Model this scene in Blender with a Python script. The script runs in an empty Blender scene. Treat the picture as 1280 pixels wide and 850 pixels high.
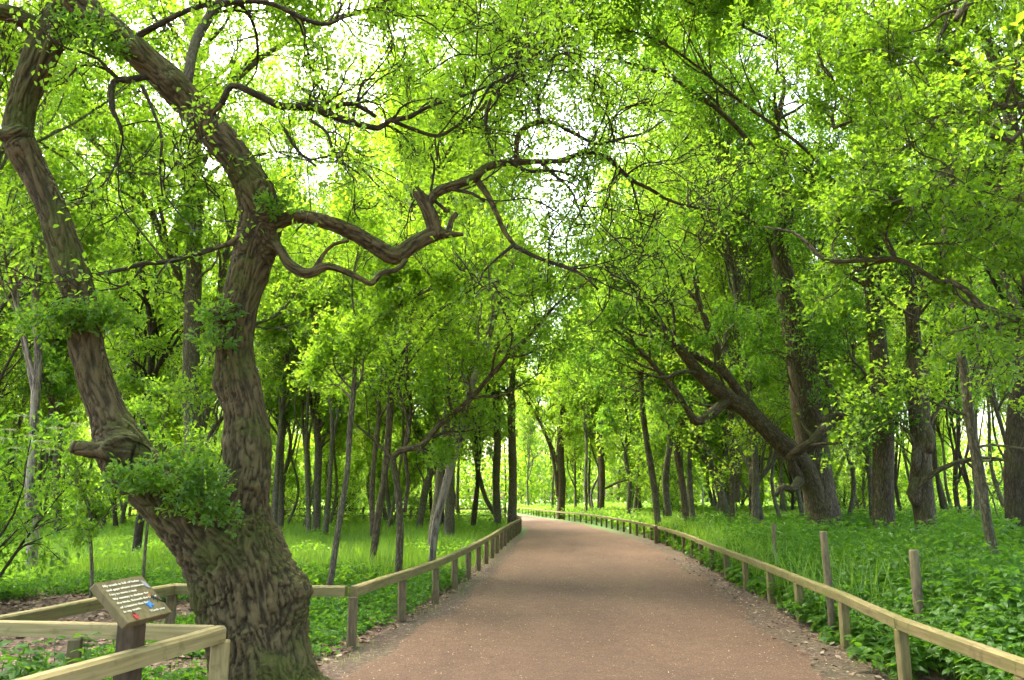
import bpy, math, random
import numpy as np
from mathutils import Vector, kdtree

SEED = 7
R = np.random.default_rng(SEED)
random.seed(SEED)
scene = bpy.context.scene
COL = scene.collection

# ------------------------------------------------------------------ camera geometry
F = 1000.0                                  # focal length in photo pixels (1280 wide)
CAM_Z = 1.6
TH = math.atan((622 - 425) / F)
CT, ST = math.cos(TH), math.sin(TH)

def P(px, py, Y):
    """point of the photo at distance Y ahead of the camera"""
    u = (px - 640) / F; v = (425 - py) / F
    t = Y / (CT - v * ST)
    return np.array([u * t, Y, CAM_Z + (ST + v * CT) * t])

def depth(px, py, Y):
    v = (425 - py) / F
    return Y / (CT - v * ST)

# ------------------------------------------------------------------ noise (vectorised)
def _h(ix, iy, iz, s):
    n = (ix.astype(np.int64) * 374761393 + iy.astype(np.int64) * 668265263 + iz.astype(np.int64) * 2147483647 + s * 1013904223) & 0xffffffff
    n = ((n ^ (n >> 13)) * 1274126177) & 0xffffffff
    n = ((n ^ (n >> 16)) * 2246822519) & 0xffffffff
    return ((n ^ (n >> 15)) & 0xffffff) / float(0xffffff) * 2 - 1

def noise(p, s=0):
    p = np.asarray(p, float)
    i = np.floor(p); f = p - i; u = f * f * (3 - 2 * f)
    ix, iy, iz = i[..., 0], i[..., 1], i[..., 2]
    r = 0
    for a in (0, 1):
        wa = u[..., 0] if a else 1 - u[..., 0]
        for b in (0, 1):
            wb = u[..., 1] if b else 1 - u[..., 1]
            for c in (0, 1):
                wc = u[..., 2] if c else 1 - u[..., 2]
                r = r + wa * wb * wc * _h(ix + a, iy + b, iz + c, s)
    return r

def noise2(x, y, s=0):
    return noise(np.stack([x, y, np.zeros_like(x) + .37], -1), s)

def norm(v):
    return v / np.maximum(np.linalg.norm(v, axis=-1, keepdims=True), 1e-9)

# ------------------------------------------------------------------ the path and the ground
RIGHT = np.array([(3.1, -3), (3.15, 2), (3.25, 5.37), (3.32, 6.9), (3.6, 9.03), (3.75, 10.7), (4.0, 13), (4.2, 15.5), (4.5, 18.9), (5.0, 24),
                  (5.3, 30), (5.35, 35.8), (5.2, 42.5), (4.8, 51), (3.7, 60), (2.5, 69), (.6, 84), (-5, 104)])
LEFT = np.array([(-2.6, -3), (-2.3, 2), (-2.1, 6.0), (-1.75, 9.2), (-1.3, 12), (-1.12, 13.6), (-.85, 17), (-.6, 21), (-.42, 24.5), (-.03, 32),
                 (.38, 39), (.3, 46), (-.8, 56), (-4, 69), (-8, 80), (-14, 100)])

def side(pts, y):
    return np.interp(y, pts[:, 1], pts[:, 0])

def outside(x, y):
    """metres outside the path corridor (negative on the path)"""
    return np.maximum(x - side(RIGHT, y), side(LEFT, y) - x)

def gz(x, y):
    x = np.asarray(x, float); y = np.asarray(y, float)
    o = outside(x, y)
    k = np.clip((o - .15) / 2.5, 0, 1)
    z = (.10 * noise2(x * .35, y * .35, 3) + .04 * noise2(x * 1.3, y * 1.3, 4) + .02) * k
    z = z + .02 * noise2(x * 3.1, y * 3.1, 5) * np.clip(o / .5, 0, 1)
    z = z + np.clip((x - side(RIGHT, y)) * .012, 0, .35)
    return z * np.clip(1.4 - np.hypot(x, y) / 300, 0, 1)

# ------------------------------------------------------------------ mesh helpers
class Buf:
    def __init__(s):
        s.v = []; s.f = []; s.b = []; s.n = 0
    def add(s, v, f, b=None):
        v = np.asarray(v, np.float32).reshape(-1, 3); f = np.asarray(f, np.int64)
        s.v.append(v); s.f.append(f + s.n)
        s.b.append(np.zeros_like(v) if b is None else np.asarray(b, np.float32).reshape(-1, 3))
        s.n += len(v)

def make_mesh(name, buf, mat, smooth=True, attr=False):
    V = np.concatenate(buf.v)
    me = bpy.data.meshes.new(name)
    me.vertices.add(len(V)); me.vertices.foreach_set('co', V.ravel())
    li = []; ls = []; k = 0
    for f in buf.f:
        if len(f) == 0: continue
        li.append(f.ravel()); m = f.shape[1]
        ls.append(k + np.arange(len(f)) * m); k += f.size
    li = np.concatenate(li); ls = np.concatenate(ls)
    me.loops.add(len(li)); me.loops.foreach_set('vertex_index', li.astype(np.int32))
    me.polygons.add(len(ls)); me.polygons.foreach_set('loop_start', ls.astype(np.int32))
    me.polygons.foreach_set('use_smooth', np.full(len(ls), smooth))
    if attr:
        a = me.attributes.new('bark', 'FLOAT_VECTOR', 'POINT')
        a.data.foreach_set('vector', np.concatenate(buf.b).ravel())
    me.materials.append(mat)
    me.update(calc_edges=True)
    return me

def link(name, me, parent=None):
    o = bpy.data.objects.new(name, me); COL.objects.link(o); o.parent = parent
    return o

def obj(name, buf, mat, parent=None, smooth=True, attr=False):
    return link(name, make_mesh(name, buf, mat, smooth, attr), parent)

def tag(o, label, cat=None, group=None, kind=None):
    if label: o['label'] = label
    if cat: o['category'] = cat
    if group: o['group'] = group
    if kind: o['kind'] = kind
    return o

def thing(name, label, cat, loc=(0, 0, 0), group=None):
    o = bpy.data.objects.new(name, None); COL.objects.link(o)
    o.location = loc; o.empty_display_size = .2
    return tag(o, label, cat, group)

def box(buf, sx, sy, sz, M=None, ch=0.0, c=(0, 0, 0)):
    """chamfered box centred on c; M is a 3x3 matrix whose columns are its axes"""
    hx, hy, hz = sx / 2, sy / 2, sz / 2
    b = min(ch, hx * .9, hy * .9)
    ring = [(-hx + b, -hy), (hx - b, -hy), (hx, -hy + b), (hx, hy - b), (hx - b, hy), (-hx + b, hy), (-hx, hy - b), (-hx, -hy + b)] if b > 0 else [(-hx, -hy), (hx, -hy), (hx, hy), (-hx, hy)]
    n = len(ring)
    if b > 0:
        k = 1 - b / max(hx, hy)
        lv = [(-hz, k), (-hz + b, 1), (hz - b, 1), (hz, k)]
    else:
        lv = [(-hz, 1), (hz, 1)]
    v = np.array([(x * q, y * q, z) for z, q in lv for x, y in ring])
    f = []
    for l in range(len(lv) - 1):
        for i in range(n):
            j = (i + 1) % n
            f.append((l * n + i, l * n + j, (l + 1) * n + j, (l + 1) * n + i))
    if M is not None: v = v @ np.asarray(M).T
    b_ = np.array([(x, y, z * .15) for x, y, z in v])
    v = v + np.asarray(c)
    off = buf.n
    buf.add(v, np.array(f), b_)
    buf.f.append(np.array([[off + i for i in range(n)][::-1]])); buf.f.append(np.array([[off + (len(lv) - 1) * n + i for i in range(n)]]))

def catmull(pts, step):
    """resample rows (any columns) along a Catmull-Rom curve at about `step` metres"""
    pts = np.asarray(pts, float)
    p = np.vstack([2 * pts[0] - pts[1], pts, 2 * pts[-1] - pts[-2]])
    out = []
    for i in range(1, len(p) - 2):
        a, b, c, d = p[i - 1], p[i], p[i + 1], p[i + 2]
        n = max(1, int(np.linalg.norm((c - b)[:3]) / step))
        t = (np.arange(n) / n)[:, None]
        out.append(.5 * ((2 * b) + (-a + c) * t + (2 * a - 5 * b + 4 * c - d) * t ** 2 + (-a + 3 * b - 3 * c + d) * t ** 3))
    out.append(pts[-1][None])
    return np.concatenate(out)

def frames(p):
    T = norm(np.gradient(p, axis=0))
    N = np.zeros_like(T)
    ref = np.array([1., 0, 0]) if abs(T[0][0]) < .8 else np.array([0, 1., 0])
    n = ref - T[0] * (ref @ T[0])
    for i in range(len(p)):
        n = n - T[i] * (n @ T[i]); n = n / max(np.linalg.norm(n), 1e-9); N[i] = n
    return T, N, np.cross(T, N)

def tube1(buf, p, r, sides, cap=True, lump=0.0, seed=0):
    T, N, B = frames(p)
    s = np.concatenate([[0], np.cumsum(np.linalg.norm(np.diff(p, axis=0), axis=1))])
    a = np.arange(sides) / sides * 2 * np.pi
    ca, sa = np.cos(a)[None, :, None], np.sin(a)[None, :, None]
    rr = np.repeat(r[:, None], sides, 1)
    if lump:
        q = np.stack([np.cos(a)[None] * 1.2 + 0 * rr, np.sin(a)[None] * 1.2 + 0 * rr, s[:, None] * 1.3 + 0 * rr], -1)
        rr = rr * (1 + lump * noise(q, seed) + lump * .5 * noise(q * 2.3, seed + 1))
    v = p[:, None] + (N[:, None] * ca + B[:, None] * sa) * rr[..., None]
    b = np.stack([rr * np.cos(a)[None], rr * np.sin(a)[None], np.repeat(s[:, None] * .22, sides, 1)], -1) + seed * .77
    n = len(p)
    i, j = np.meshgrid(np.arange(n - 1), np.arange(sides), indexing='ij')
    j2 = (j + 1) % sides
    f = np.stack([i * sides + j, i * sides + j2, (i + 1) * sides + j2, (i + 1) * sides + j], -1).reshape(-1, 4)
    off = buf.n
    buf.add(v, f, b)
    if cap:
        buf.f.append(np.array([[off + k for k in range(sides)][::-1]]))
        buf.f.append(np.array([[off + (n - 1) * sides + k for k in range(sides)]]))

def tubes(buf, p, r, sides):
    """many tubes at once: p (B,n,3), r (B,n)"""
    if len(p) == 0: return
    T = norm(np.gradient(p, axis=1))
    ref = norm(R.normal(size=(len(p), 1, 3)))
    N = norm(np.cross(T, ref)); Bn = np.cross(T, N)
    a = np.arange(sides) / sides * 2 * np.pi
    v = p[:, :, None] + (N[:, :, None] * np.cos(a)[:, None] + Bn[:, :, None] * np.sin(a)[:, None]) * r[:, :, None, None]
    s = np.concatenate([np.zeros((len(p), 1)), np.cumsum(np.linalg.norm(np.diff(p, axis=1), axis=2), 1)], 1)
    bb = np.stack([r[:, :, None] * np.cos(a), r[:, :, None] * np.sin(a), np.repeat(s[:, :, None] * .22, sides, 2)], -1) + R.random((len(p), 1, 1, 1)) * 9
    nB, n = p.shape[:2]
    k, i, j = np.meshgrid(np.arange(nB), np.arange(n - 1), np.arange(sides), indexing='ij')
    j2 = (j + 1) % sides; o = k * n * sides
    f = np.stack([o + i * sides + j, o + i * sides + j2, o + (i + 1) * sides + j2, o + (i + 1) * sides + j], -1).reshape(-1, 4)
    buf.add(v, f, bb)

def leaves(buf, pos, d, nrm, size, asp=.55, fine=True, droop=.15):
    """leaf blades folded on their midrib"""
    n = len(pos)
    d = norm(d); s = norm(np.cross(d, nrm)); u = np.cross(s, d)
    L = np.asarray(size).reshape(-1, 1) * np.ones((n, 1)); W = L * asp
    if fine == 2:       # broad toothed blade for plants close to the camera
        st_ = [(.02, .06, 0), (.12, .42, .05), (.17, .36, .05), (.30, .52, .08), (.36, .43, .08), (.50, .44, .07), (.56, .35, .06), (.70, .28, .02), (.76, .2, 0.), (.9, .09, -.07)]
        vs = [pos]; m = len(st_)
        for sg_ in (1, -1):
            for a_, w_, z_ in st_: vs.append(pos + d * L * a_ + sg_ * s * W * w_ + u * L * (z_ - droop * a_ * a_ * .5))
        vs.append(pos + d * L - u * L * droop)
        mids = []
        for a_, w_, z_ in st_: vs.append(pos + d * L * a_ + u * L * (z_ - .05 - droop * a_ * a_ * .5))
        v = np.stack(vs, 1); k0 = 2 * m + 2; f4 = []; f3 = []
        for q in range(m - 1):
            f4.append([k0 + q, 1 + q, 2 + q, k0 + q + 1]); f4.append([k0 + q + 1, 1 + m + q + 1, 1 + m + q, k0 + q])
        f3 += [[0, 1, k0], [0, k0, 1 + m], [m, 2 * m + 1, k0 + m - 1], [2 * m, k0 + m - 1, 2 * m + 1]]
        o = np.arange(n)[:, None] * v.shape[1]
        f = np.concatenate([o + np.array(t_) for t_ in f4]); off_ = buf.n
        buf.add(v.reshape(-1, 3), f); buf.f.append(np.concatenate([o + np.array(t_) for t_ in f3]) + off_)
        return
    if fine:
        v = np.stack([pos, pos + d * L * .3 + s * W * .32 + u * L * .06, pos + d * L * .68 + s * W * .5 + u * L * .08,
                      pos + d * L - u * L * droop, pos + d * L * .68 - s * W * .5 + u * L * .08, pos + d * L * .3 - s * W * .32 + u * L * .06], 1)
        o = np.arange(n)[:, None] * 6
        f = np.concatenate([o + np.array([0, 1, 2, 3]), o + np.array([0, 3, 4, 5])])
    else:
        v = np.stack([pos, pos + d * L * .55 + s * W * .5 + u * L * .08, pos + d * L - u * L * droop, pos + d * L * .55 - s * W * .5 + u * L * .08], 1)
        o = np.arange(n)[:, None] * 4
        f = np.concatenate([o + np.array([0, 1, 2]), o + np.array([0, 2, 3])])
    buf.add(v.reshape(-1, 3), f)

# ------------------------------------------------------------------ materials
def new_mat(name):
    m = bpy.data.materials.new(name); m.use_nodes = True
    nt = m.node_tree; nt.nodes.clear()
    out = nt.nodes.new('ShaderNodeOutputMaterial')
    return m, nt, out

def nd(nt, typ, **kw):
    n = nt.nodes.new('ShaderNode' + typ)
    for k, v in kw.items():
        if k in n.inputs: n.inputs[k].default_value = v
        else: setattr(n, k, v)
    return n

def ramp(nt, fac, stops, interp='LINEAR'):
    n = nt.nodes.new('ShaderNodeValToRGB'); cr = n.color_ramp; cr.interpolation = interp
    while len(cr.elements) < len(stops): cr.elements.new(.5)
    for e, (p, c) in zip(cr.elements, stops):
        e.position = p; e.color = (*c, 1) if len(c) == 3 else c
    nt.links.new(fac, n.inputs[0]); return n.outputs[0]

def mixc(nt, fac, a, b, mode='MIX'):
    n = nt.nodes.new('ShaderNodeMix'); n.data_type = 'RGBA'; n.blend_type = mode
    for k, v in ((0, fac), (6, a), (7, b)):
        if hasattr(v, 'is_linked'): nt.links.new(v, n.inputs[k])
        else: n.inputs[k].default_value = v if k == 0 or len(v) == 4 else (*v, 1)
    return n.outputs[2]

def math_(nt, op, a, b=None, c=None):
    n = nt.nodes.new('ShaderNodeMath'); n.operation = op
    for k, v in enumerate((a, b, c)):
        if v is None: continue
        if hasattr(v, 'is_linked'): nt.links.new(v, n.inputs[k])
        else: n.inputs[k].default_value = v
    return n.outputs[0]

def leaf_mat(name, c0, c1, t0, t1, trans=.55, gloss=.035, hue=.0):
    """c0..c1: reflected colour range, t0..t1: colour of light that comes through"""
    m, nt, out = new_mat(name)
    geo = nd(nt, 'NewGeometry'); oi = nd(nt, 'ObjectInfo')
    rnd = geo.outputs['Random Per Island']
    f = math_(nt, 'ADD', math_(nt, 'MULTIPLY', rnd, .7), math_(nt, 'MULTIPLY', oi.outputs['Random'], .3))
    dif = nd(nt, 'BsdfDiffuse'); tr = nd(nt, 'BsdfTranslucent'); gl = nd(nt, 'BsdfGlossy', Roughness=.42)
    gl.inputs['Color'].default_value = (.8, .85, .8, 1)
    nt.links.new(ramp(nt, f, [(0, c0), (1, c1)]), dif.inputs['Color'])
    nt.links.new(ramp(nt, f, [(0, t0), (1, t1)]), tr.inputs['Color'])
    mx = nd(nt, 'MixShader'); mx.inputs[0].default_value = trans
    nt.links.new(dif.outputs[0], mx.inputs[1]); nt.links.new(tr.outputs[0], mx.inputs[2])
    m2 = nd(nt, 'MixShader'); m2.inputs[0].default_value = gloss
    nt.links.new(mx.outputs[0], m2.inputs[1]); nt.links.new(gl.outputs[0], m2.inputs[2])
    nt.links.new(m2.outputs[0], out.inputs[0])
    return m

LEAF_OAK = leaf_mat('oak_leaf', (.055, .13, .010), (.095, .175, .014), (.22, .46, .016), (.36, .57, .024), .62)
LEAF_DEEP = leaf_mat('deep_green_leaf', (.045, .12, .012), (.075, .155, .016), (.19, .44, .02), (.30, .54, .025), .56)
LEAF_FRESH = leaf_mat('fresh_leaf', (.075, .155, .012), (.12, .20, .018), (.30, .55, .02), (.45, .67, .03), .66)
LEAF_NETTLE = leaf_mat('nettle_leaf', (.032, .10, .014), (.075, .165, .02), (.10, .30, .015), (.22, .44, .02), .42, .025)
LEAF_GRASS = leaf_mat('grass_blade', (.055, .16, .010), (.18, .30, .03), (.18, .44, .02), (.38, .58, .04), .45, .04)
LEAF_SHOOT = leaf_mat('shoot_leaf', (.04, .11, .010), (.08, .16, .014), (.16, .40, .02), (.30, .50, .02), .46)
LEAF_IVY = leaf_mat('dark_ivy_leaf', (.012, .04, .008), (.03, .08, .012), (.05, .14, .02), (.09, .2, .02), .3, .08)
LEAF_FAR = leaf_mat('far_leaf', (.09, .18, .02), (.14, .24, .03), (.36, .58, .03), (.50, .70, .05), .6, .02)

def bark_mat(name, crev, ridge, moss=.5, scale=20., bump=.7, white=False, relief=False):
    m, nt, out = new_mat(name)
    at = nd(nt, 'Attribute', attribute_name='bark'); co = at.outputs['Vector']
    nz = nd(nt, 'TexNoise', Scale=9., Detail=3.); nt.links.new(co, nz.inputs['Vector'])
    vm = nt.nodes.new('ShaderNodeVectorMath'); vm.operation = 'MULTIPLY_ADD'
    nt.links.new(nz.outputs['Color'], vm.inputs[0]); vm.inputs[1].default_value = (.07, .07, .07); nt.links.new(co, vm.inputs[2])
    vo = nd(nt, 'TexVoronoi', feature='DISTANCE_TO_EDGE', Scale=scale); nt.links.new(vm.outputs[0], vo.inputs['Vector'])
    n2 = nd(nt, 'TexNoise', Scale=60., Detail=5., Roughness=.65); nt.links.new(co, n2.inputs['Vector'])
    rn = nd(nt, 'TexNoise', Scale=scale * 1.5, Detail=4., Roughness=.6); nt.links.new(vm.outputs[0], rn.inputs['Vector'])
    ridge_ = math_(nt, 'MINIMUM', math_(nt, 'MULTIPLY', math_(nt, 'ABSOLUTE', math_(nt, 'SUBTRACT', rn.outputs['Fac'], .5)), 9.), 1.)
    edge = math_(nt, 'ADD', math_(nt, 'MULTIPLY', math_(nt, 'MINIMUM', math_(nt, 'MULTIPLY', vo.outputs['Distance'], 3.5), 1.), .35), math_(nt, 'MULTIPLY', ridge_, .6))
    h = math_(nt, 'ADD', edge, math_(nt, 'MULTIPLY', n2.outputs['Fac'], .5))
    if relief:
        ra = nd(nt, 'Attribute', attribute_name='relief')
        h = math_(nt, 'ADD', math_(nt, 'MULTIPLY', ra.outputs['Fac'], .85), math_(nt, 'MULTIPLY', n2.outputs['Fac'], .55))
        h = math_(nt, 'ADD', h, math_(nt, 'MULTIPLY', ridge_, .12))
    col = ramp(nt, h, [(.15, crev), (.75, tuple((a + b) / 2 for a, b in zip(crev, ridge))), (1.25 / 1.3, ridge)])
    tc = nd(nt, 'TexCoord'); n3 = nd(nt, 'TexNoise', Scale=1.7, Detail=4.); nt.links.new(tc.outputs['Object'], n3.inputs['Vector'])
    if white:
        n5 = nd(nt, 'TexNoise', Scale=5., Detail=4., Roughness=.7); nt.links.new(co, n5.inputs['Vector'])
        wf = ramp(nt, n5.outputs['Fac'], [(.46, (0, 0, 0)), (.56, (1, 1, 1))])
        col = mixc(nt, wf, col, (.34, .29, .22))
    geo = nd(nt, 'NewGeometry'); sep = nd(nt, 'SeparateXYZ'); nt.links.new(geo.outputs['Normal'], sep.inputs[0])
    mf = math_(nt, 'ADD', n3.outputs['Fac'], math_(nt, 'MULTIPLY', sep.outputs['Z'], .16))
    mf = math_(nt, 'ADD', mf, math_(nt, 'MULTIPLY', math_(nt, 'SUBTRACT', n2.outputs['Fac'], .5), .5))
    mk = ramp(nt, mf, [(.50, (0, 0, 0)), (.68, (1, 1, 1))])
    mk = math_(nt, 'MULTIPLY', mk, moss)
    col = mixc(nt, mk, col, (.062, .078, .010))
    bs = nd(nt, 'BsdfPrincipled', Roughness=.9); bs.inputs['Specular IOR Level'].default_value = .25
    nt.links.new(col, bs.inputs['Base Color'])
    bp = nd(nt, 'Bump', Strength=bump, Distance=.03); nt.links.new(h, bp.inputs['Height'])
    nt.links.new(bp.outputs[0], bs.inputs['Normal']); nt.links.new(bs.outputs[0], out.inputs[0])
    return m

BARK = bark_mat('oak_bark', (.032, .025, .015), (.18, .138, .08), .5)
BARK_HERO = bark_mat('ancient_oak_bark', (.008, .006, .003), (.112, .084, .036), .75, scale=32., bump=.8, relief=True)
BARK_GREY = bark_mat('grey_bark', (.045, .038, .026), (.20, .168, .11), .5, scale=22.)
BARK_DARK = bark_mat('dark_bark', (.018, .014, .009), (.085, .066, .042), .4)
BARK_WOOD = bark_mat('mossy_grey_bark', (.055, .05, .03), (.20, .18, .115), .7, scale=22.)
BARK_BIRCH = bark_mat('birch_bark', (.05, .04, .03), (.22, .18, .14), .15, scale=16., white=True)

def wood_mat(name, c0, c1, green=.3, rough=.75):
    m, nt, out = new_mat(name)
    at = nd(nt, 'Attribute', attribute_name='bark')
    n1 = nd(nt, 'TexNoise', Scale=34., Detail=5., Roughness=.6); nt.links.new(at.outputs['Vector'], n1.inputs['Vector'])
    tc = nd(nt, 'TexCoord'); n2 = nd(nt, 'TexNoise', Scale=2.3, Detail=5.); nt.links.new(tc.outputs['Object'], n2.inputs['Vector'])
    n4 = nd(nt, 'TexNoise', Scale=9., Detail=3.); nt.links.new(tc.outputs['Object'], n4.inputs['Vector'])
    col = ramp(nt, n1.outputs['Fac'], [(.3, c0), (.62, c1)])
    gm = math_(nt, 'MULTIPLY', ramp(nt, n2.outputs['Fac'], [(.42, (0, 0, 0)), (.62, (1, 1, 1))]), green)
    col = mixc(nt, gm, col, (.13, .13, .035))
    dk = ramp(nt, n4.outputs['Fac'], [(.55, (0, 0, 0)), (.75, (.6, .6, .6))])
    col = mixc(nt, dk, col, tuple(x * .45 for x in c0))
    bs = nd(nt, 'BsdfPrincipled', Roughness=rough); bs.inputs['Specular IOR Level'].default_value = .3
    nt.links.new(col, bs.inputs['Base Color'])
    bp = nd(nt, 'Bump', Strength=.35, Distance=.008); nt.links.new(n1.outputs['Fac'], bp.inputs['Height'])
    nt.links.new(bp.outputs[0], bs.inputs['Normal']); nt.links.new(bs.outputs[0], out.inputs[0])
    return m

WOOD_RAIL = wood_mat('weathered_rail_wood', (.115, .092, .034), (.235, .19, .075), .65)
WOOD_NEW = wood_mat('pale_sawn_wood', (.22, .165, .062), (.38, .295, .125), .3)
WOOD_POST = wood_mat('brown_post_wood', (.085, .058, .030), (.175, .125, .065), .4)
WOOD_GREY = wood_mat('old_stake_wood', (.08, .062, .032), (.19, .145, .08), .35)
WOOD_DARK = wood_mat('stained_wood', (.045, .028, .014), (.085, .056, .03), .2)
WOOD_SIGN = wood_mat('sign_wood', (.115, .09, .035), (.17, .135, .06), .1)

def plain(name, c, rough=.6, metal=0.):
    m, nt, out = new_mat(name)
    tc = nd(nt, 'TexCoord'); n1 = nd(nt, 'TexNoise', Scale=40., Detail=3.); nt.links.new(tc.outputs['Object'], n1.inputs['Vector'])
    col = ramp(nt, n1.outputs['Fac'], [(.3, tuple(x * .8 for x in c)), (.7, c)])
    bs = nd(nt, 'BsdfPrincipled', Roughness=rough, Metallic=metal); nt.links.new(col, bs.inputs['Base Color'])
    nt.links.new(bs.outputs[0], out.inputs[0]); return m

# ground: soil, leaf litter and thin moss
def ground_mat():
    m, nt, out = new_mat('woodland_soil')
    tc = nd(nt, 'TexCoord'); co = tc.outputs['Object']
    a = nd(nt, 'TexNoise', Scale=.45, Detail=4.); b = nd(nt, 'TexNoise', Scale=14., Detail=6., Roughness=.7)
    v = nd(nt, 'TexVoronoi', Scale=22.)
    for n in (a, b, v): nt.links.new(co, n.inputs['Vector'])
    soil = ramp(nt, b.outputs['Fac'], [(.3, (.032, .02, .012)), (.5, (.068, .041, .025)), (.7, (.115, .075, .048))])
    lit = ramp(nt, v.outputs['Color'], [(.15, (.05, .028, .016)), (.5, (.105, .064, .04)), (.9, (.17, .115, .075))])
    col = mixc(nt, ramp(nt, b.outputs['Fac'], [(.45, (0, 0, 0)), (.55, (1, 1, 1))]), soil, lit)
    g = ramp(nt, a.outputs['Fac'], [(.40, (0, 0, 0)), (.6, (1, 1, 1))])
    sp = nd(nt, 'SeparateXYZ'); nt.links.new(co, sp.inputs[0])
    far_ = math_(nt, 'MINIMUM', math_(nt, 'MAXIMUM', math_(nt, 'DIVIDE', math_(nt, 'SUBTRACT', sp.outputs['Y'], 30.), 14.), 0.), 1.)
    g = math_(nt, 'MAXIMUM', math_(nt, 'MULTIPLY', g, .1), far_)
    col = mixc(nt, g, col, (.06, .13, .015))
    bs = nd(nt, 'BsdfPrincipled', Roughness=.95); nt.links.new(col, bs.inputs['Base Color'])
    bp = nd(nt, 'Bump', Strength=.6, Distance=.03); nt.links.new(b.outputs['Fac'], bp.inputs['Height'])
    nt.links.new(bp.outputs[0], bs.inputs['Normal']); nt.links.new(bs.outputs[0], out.inputs[0]); return m

def path_mat():
    m, nt, out = new_mat('fine_red_gravel')
    tc = nd(nt, 'TexCoord'); co = tc.outputs['Object']
    mp = nd(nt, 'Mapping'); nt.links.new(co, mp.inputs[0]); mp.inputs['Scale'].default_value = (1, .35, 1)
    big = nd(nt, 'TexNoise', Scale=.75, Detail=5., Roughness=.55); nt.links.new(mp.outputs[0], big.inputs['Vector'])
    mid = nd(nt, 'TexNoise', Scale=5.5, Detail=6., Roughness=.65)
    fine = nd(nt, 'TexNoise', Scale=120., Detail=4., Roughness=.8)
    vo = nd(nt, 'TexVoronoi', Scale=95.); v2 = nd(nt, 'TexVoronoi', Scale=38.)
    for n in (mid, fine, vo, v2): nt.links.new(co, n.inputs['Vector'])
    s = math_(nt, 'ADD', math_(nt, 'MULTIPLY', big.outputs['Fac'], .6), math_(nt, 'MULTIPLY', mid.outputs['Fac'], .4))
    base = ramp(nt, s, [(.34, (.086, .045, .023)), (.5, (.122, .067, .035)), (.66, (.158, .092, .050))])
    g = ramp(nt, fine.outputs['Fac'], [(.3, (.55, .55, .55)), (.7, (1.3, 1.3, 1.3))])
    base = mixc(nt, 1., base, g, 'MULTIPLY')
    sep = nd(nt, 'SeparateColor'); nt.links.new(vo.outputs['Color'], sep.inputs[0])
    pk = ramp(nt, sep.outputs[0], [(.0, (.55, .55, .55)), (.85, (1.15, 1.15, 1.15)), (.93, (1.7, 1.7, 1.6))])
    base = mixc(nt, .85, base, pk, 'MULTIPLY')
    bs = nd(nt, 'BsdfPrincipled', Roughness=.93); nt.links.new(base, bs.inputs['Base Color'])
    hh = math_(nt, 'ADD', math_(nt, 'MULTIPLY', vo.outputs['Distance'], -.5), fine.outputs['Fac'])
    hh = math_(nt, 'ADD', hh, math_(nt, 'MULTIPLY', mid.outputs['Fac'], 2.))
    bp = nd(nt, 'Bump', Strength=.5, Distance=.012); nt.links.new(hh, bp.inputs['Height'])
    nt.links.new(bp.outputs[0], bs.inputs['Normal']); nt.links.new(bs.outputs[0], out.inputs[0]); return m

# ------------------------------------------------------------------ ground and path meshes
def grid_mesh(xs, ys, zf):
    X, Y = np.meshgrid(xs, ys, indexing='ij')
    v = np.stack([X, Y, zf(X, Y)], -1).reshape(-1, 3)
    nx, ny = len(xs), len(ys)
    i, j = np.meshgrid(np.arange(nx - 1), np.arange(ny - 1), indexing='ij')
    f = np.stack([i * ny + j, (i + 1) * ny + j, (i + 1) * ny + j + 1, i * ny + j + 1], -1).reshape(-1, 4)
    return v, f

g = Buf()
fx = np.concatenate([[-900, -400, -200, -120, -80], np.arange(-60, -14, 2.), np.arange(-14, 14, .2), np.arange(14, 60, 2.), [60, 80, 120, 200, 400, 900]])
fy = np.concatenate([[-900, -300, -100, -40, -15], np.arange(-6, 24, .2), np.arange(24, 60, .8), np.arange(60, 130, 3.), [130, 170, 250, 400, 900]])
v, f = grid_mesh(fx, fy, gz); g.add(v, f)
tag(obj('ground', g, ground_mat()), None, kind='structure')

g = Buf()
ys = np.concatenate([np.arange(-3, 30, .12), np.arange(30, 104, .5)])
K = 26
lx = side(LEFT, ys); rx = side(RIGHT, ys)
wl = .28 + .16 * noise2(ys * .9, ys * 0, 11) + .06 * noise2(ys * 5, ys * 0, 12)
wr = .42 + .18 * noise2(ys * .9, ys * 0, 13) + .07 * noise2(ys * 5, ys * 0, 14)
lx = lx + wl; rx = rx - wr
t = np.linspace(0, 1, K)
X = lx[:, None] * (1 - t) + rx[:, None] * t; Yv = np.repeat(ys[:, None], K, 1)
Z = .006 + .035 * np.sin(np.pi * t)[None] + .006 * noise2(X * 1.2, Yv * 1.2, 8)
Z[:, 0] = .004 - .03; Z[:, -1] = .004 - .03
n = len(ys)
i, j = np.meshgrid(np.arange(n - 1), np.arange(K - 1), indexing='ij')
f = np.stack([i * K + j, i * K + j + 1, (i + 1) * K + j + 1, (i + 1) * K + j], -1).reshape(-1, 4)
g.add(np.stack([X, Yv, Z], -1), f)
tag(obj('path', g, path_mat()), None, kind='structure')

def path_z(x, y):
    a = np.interp(y, ys, lx); b = np.interp(y, ys, rx)
    t = np.clip((x - a) / (b - a), 0, 1)
    return np.where((x > a) & (x < b), .012 + .035 * np.sin(np.pi * t), gz(x, y))

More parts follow.
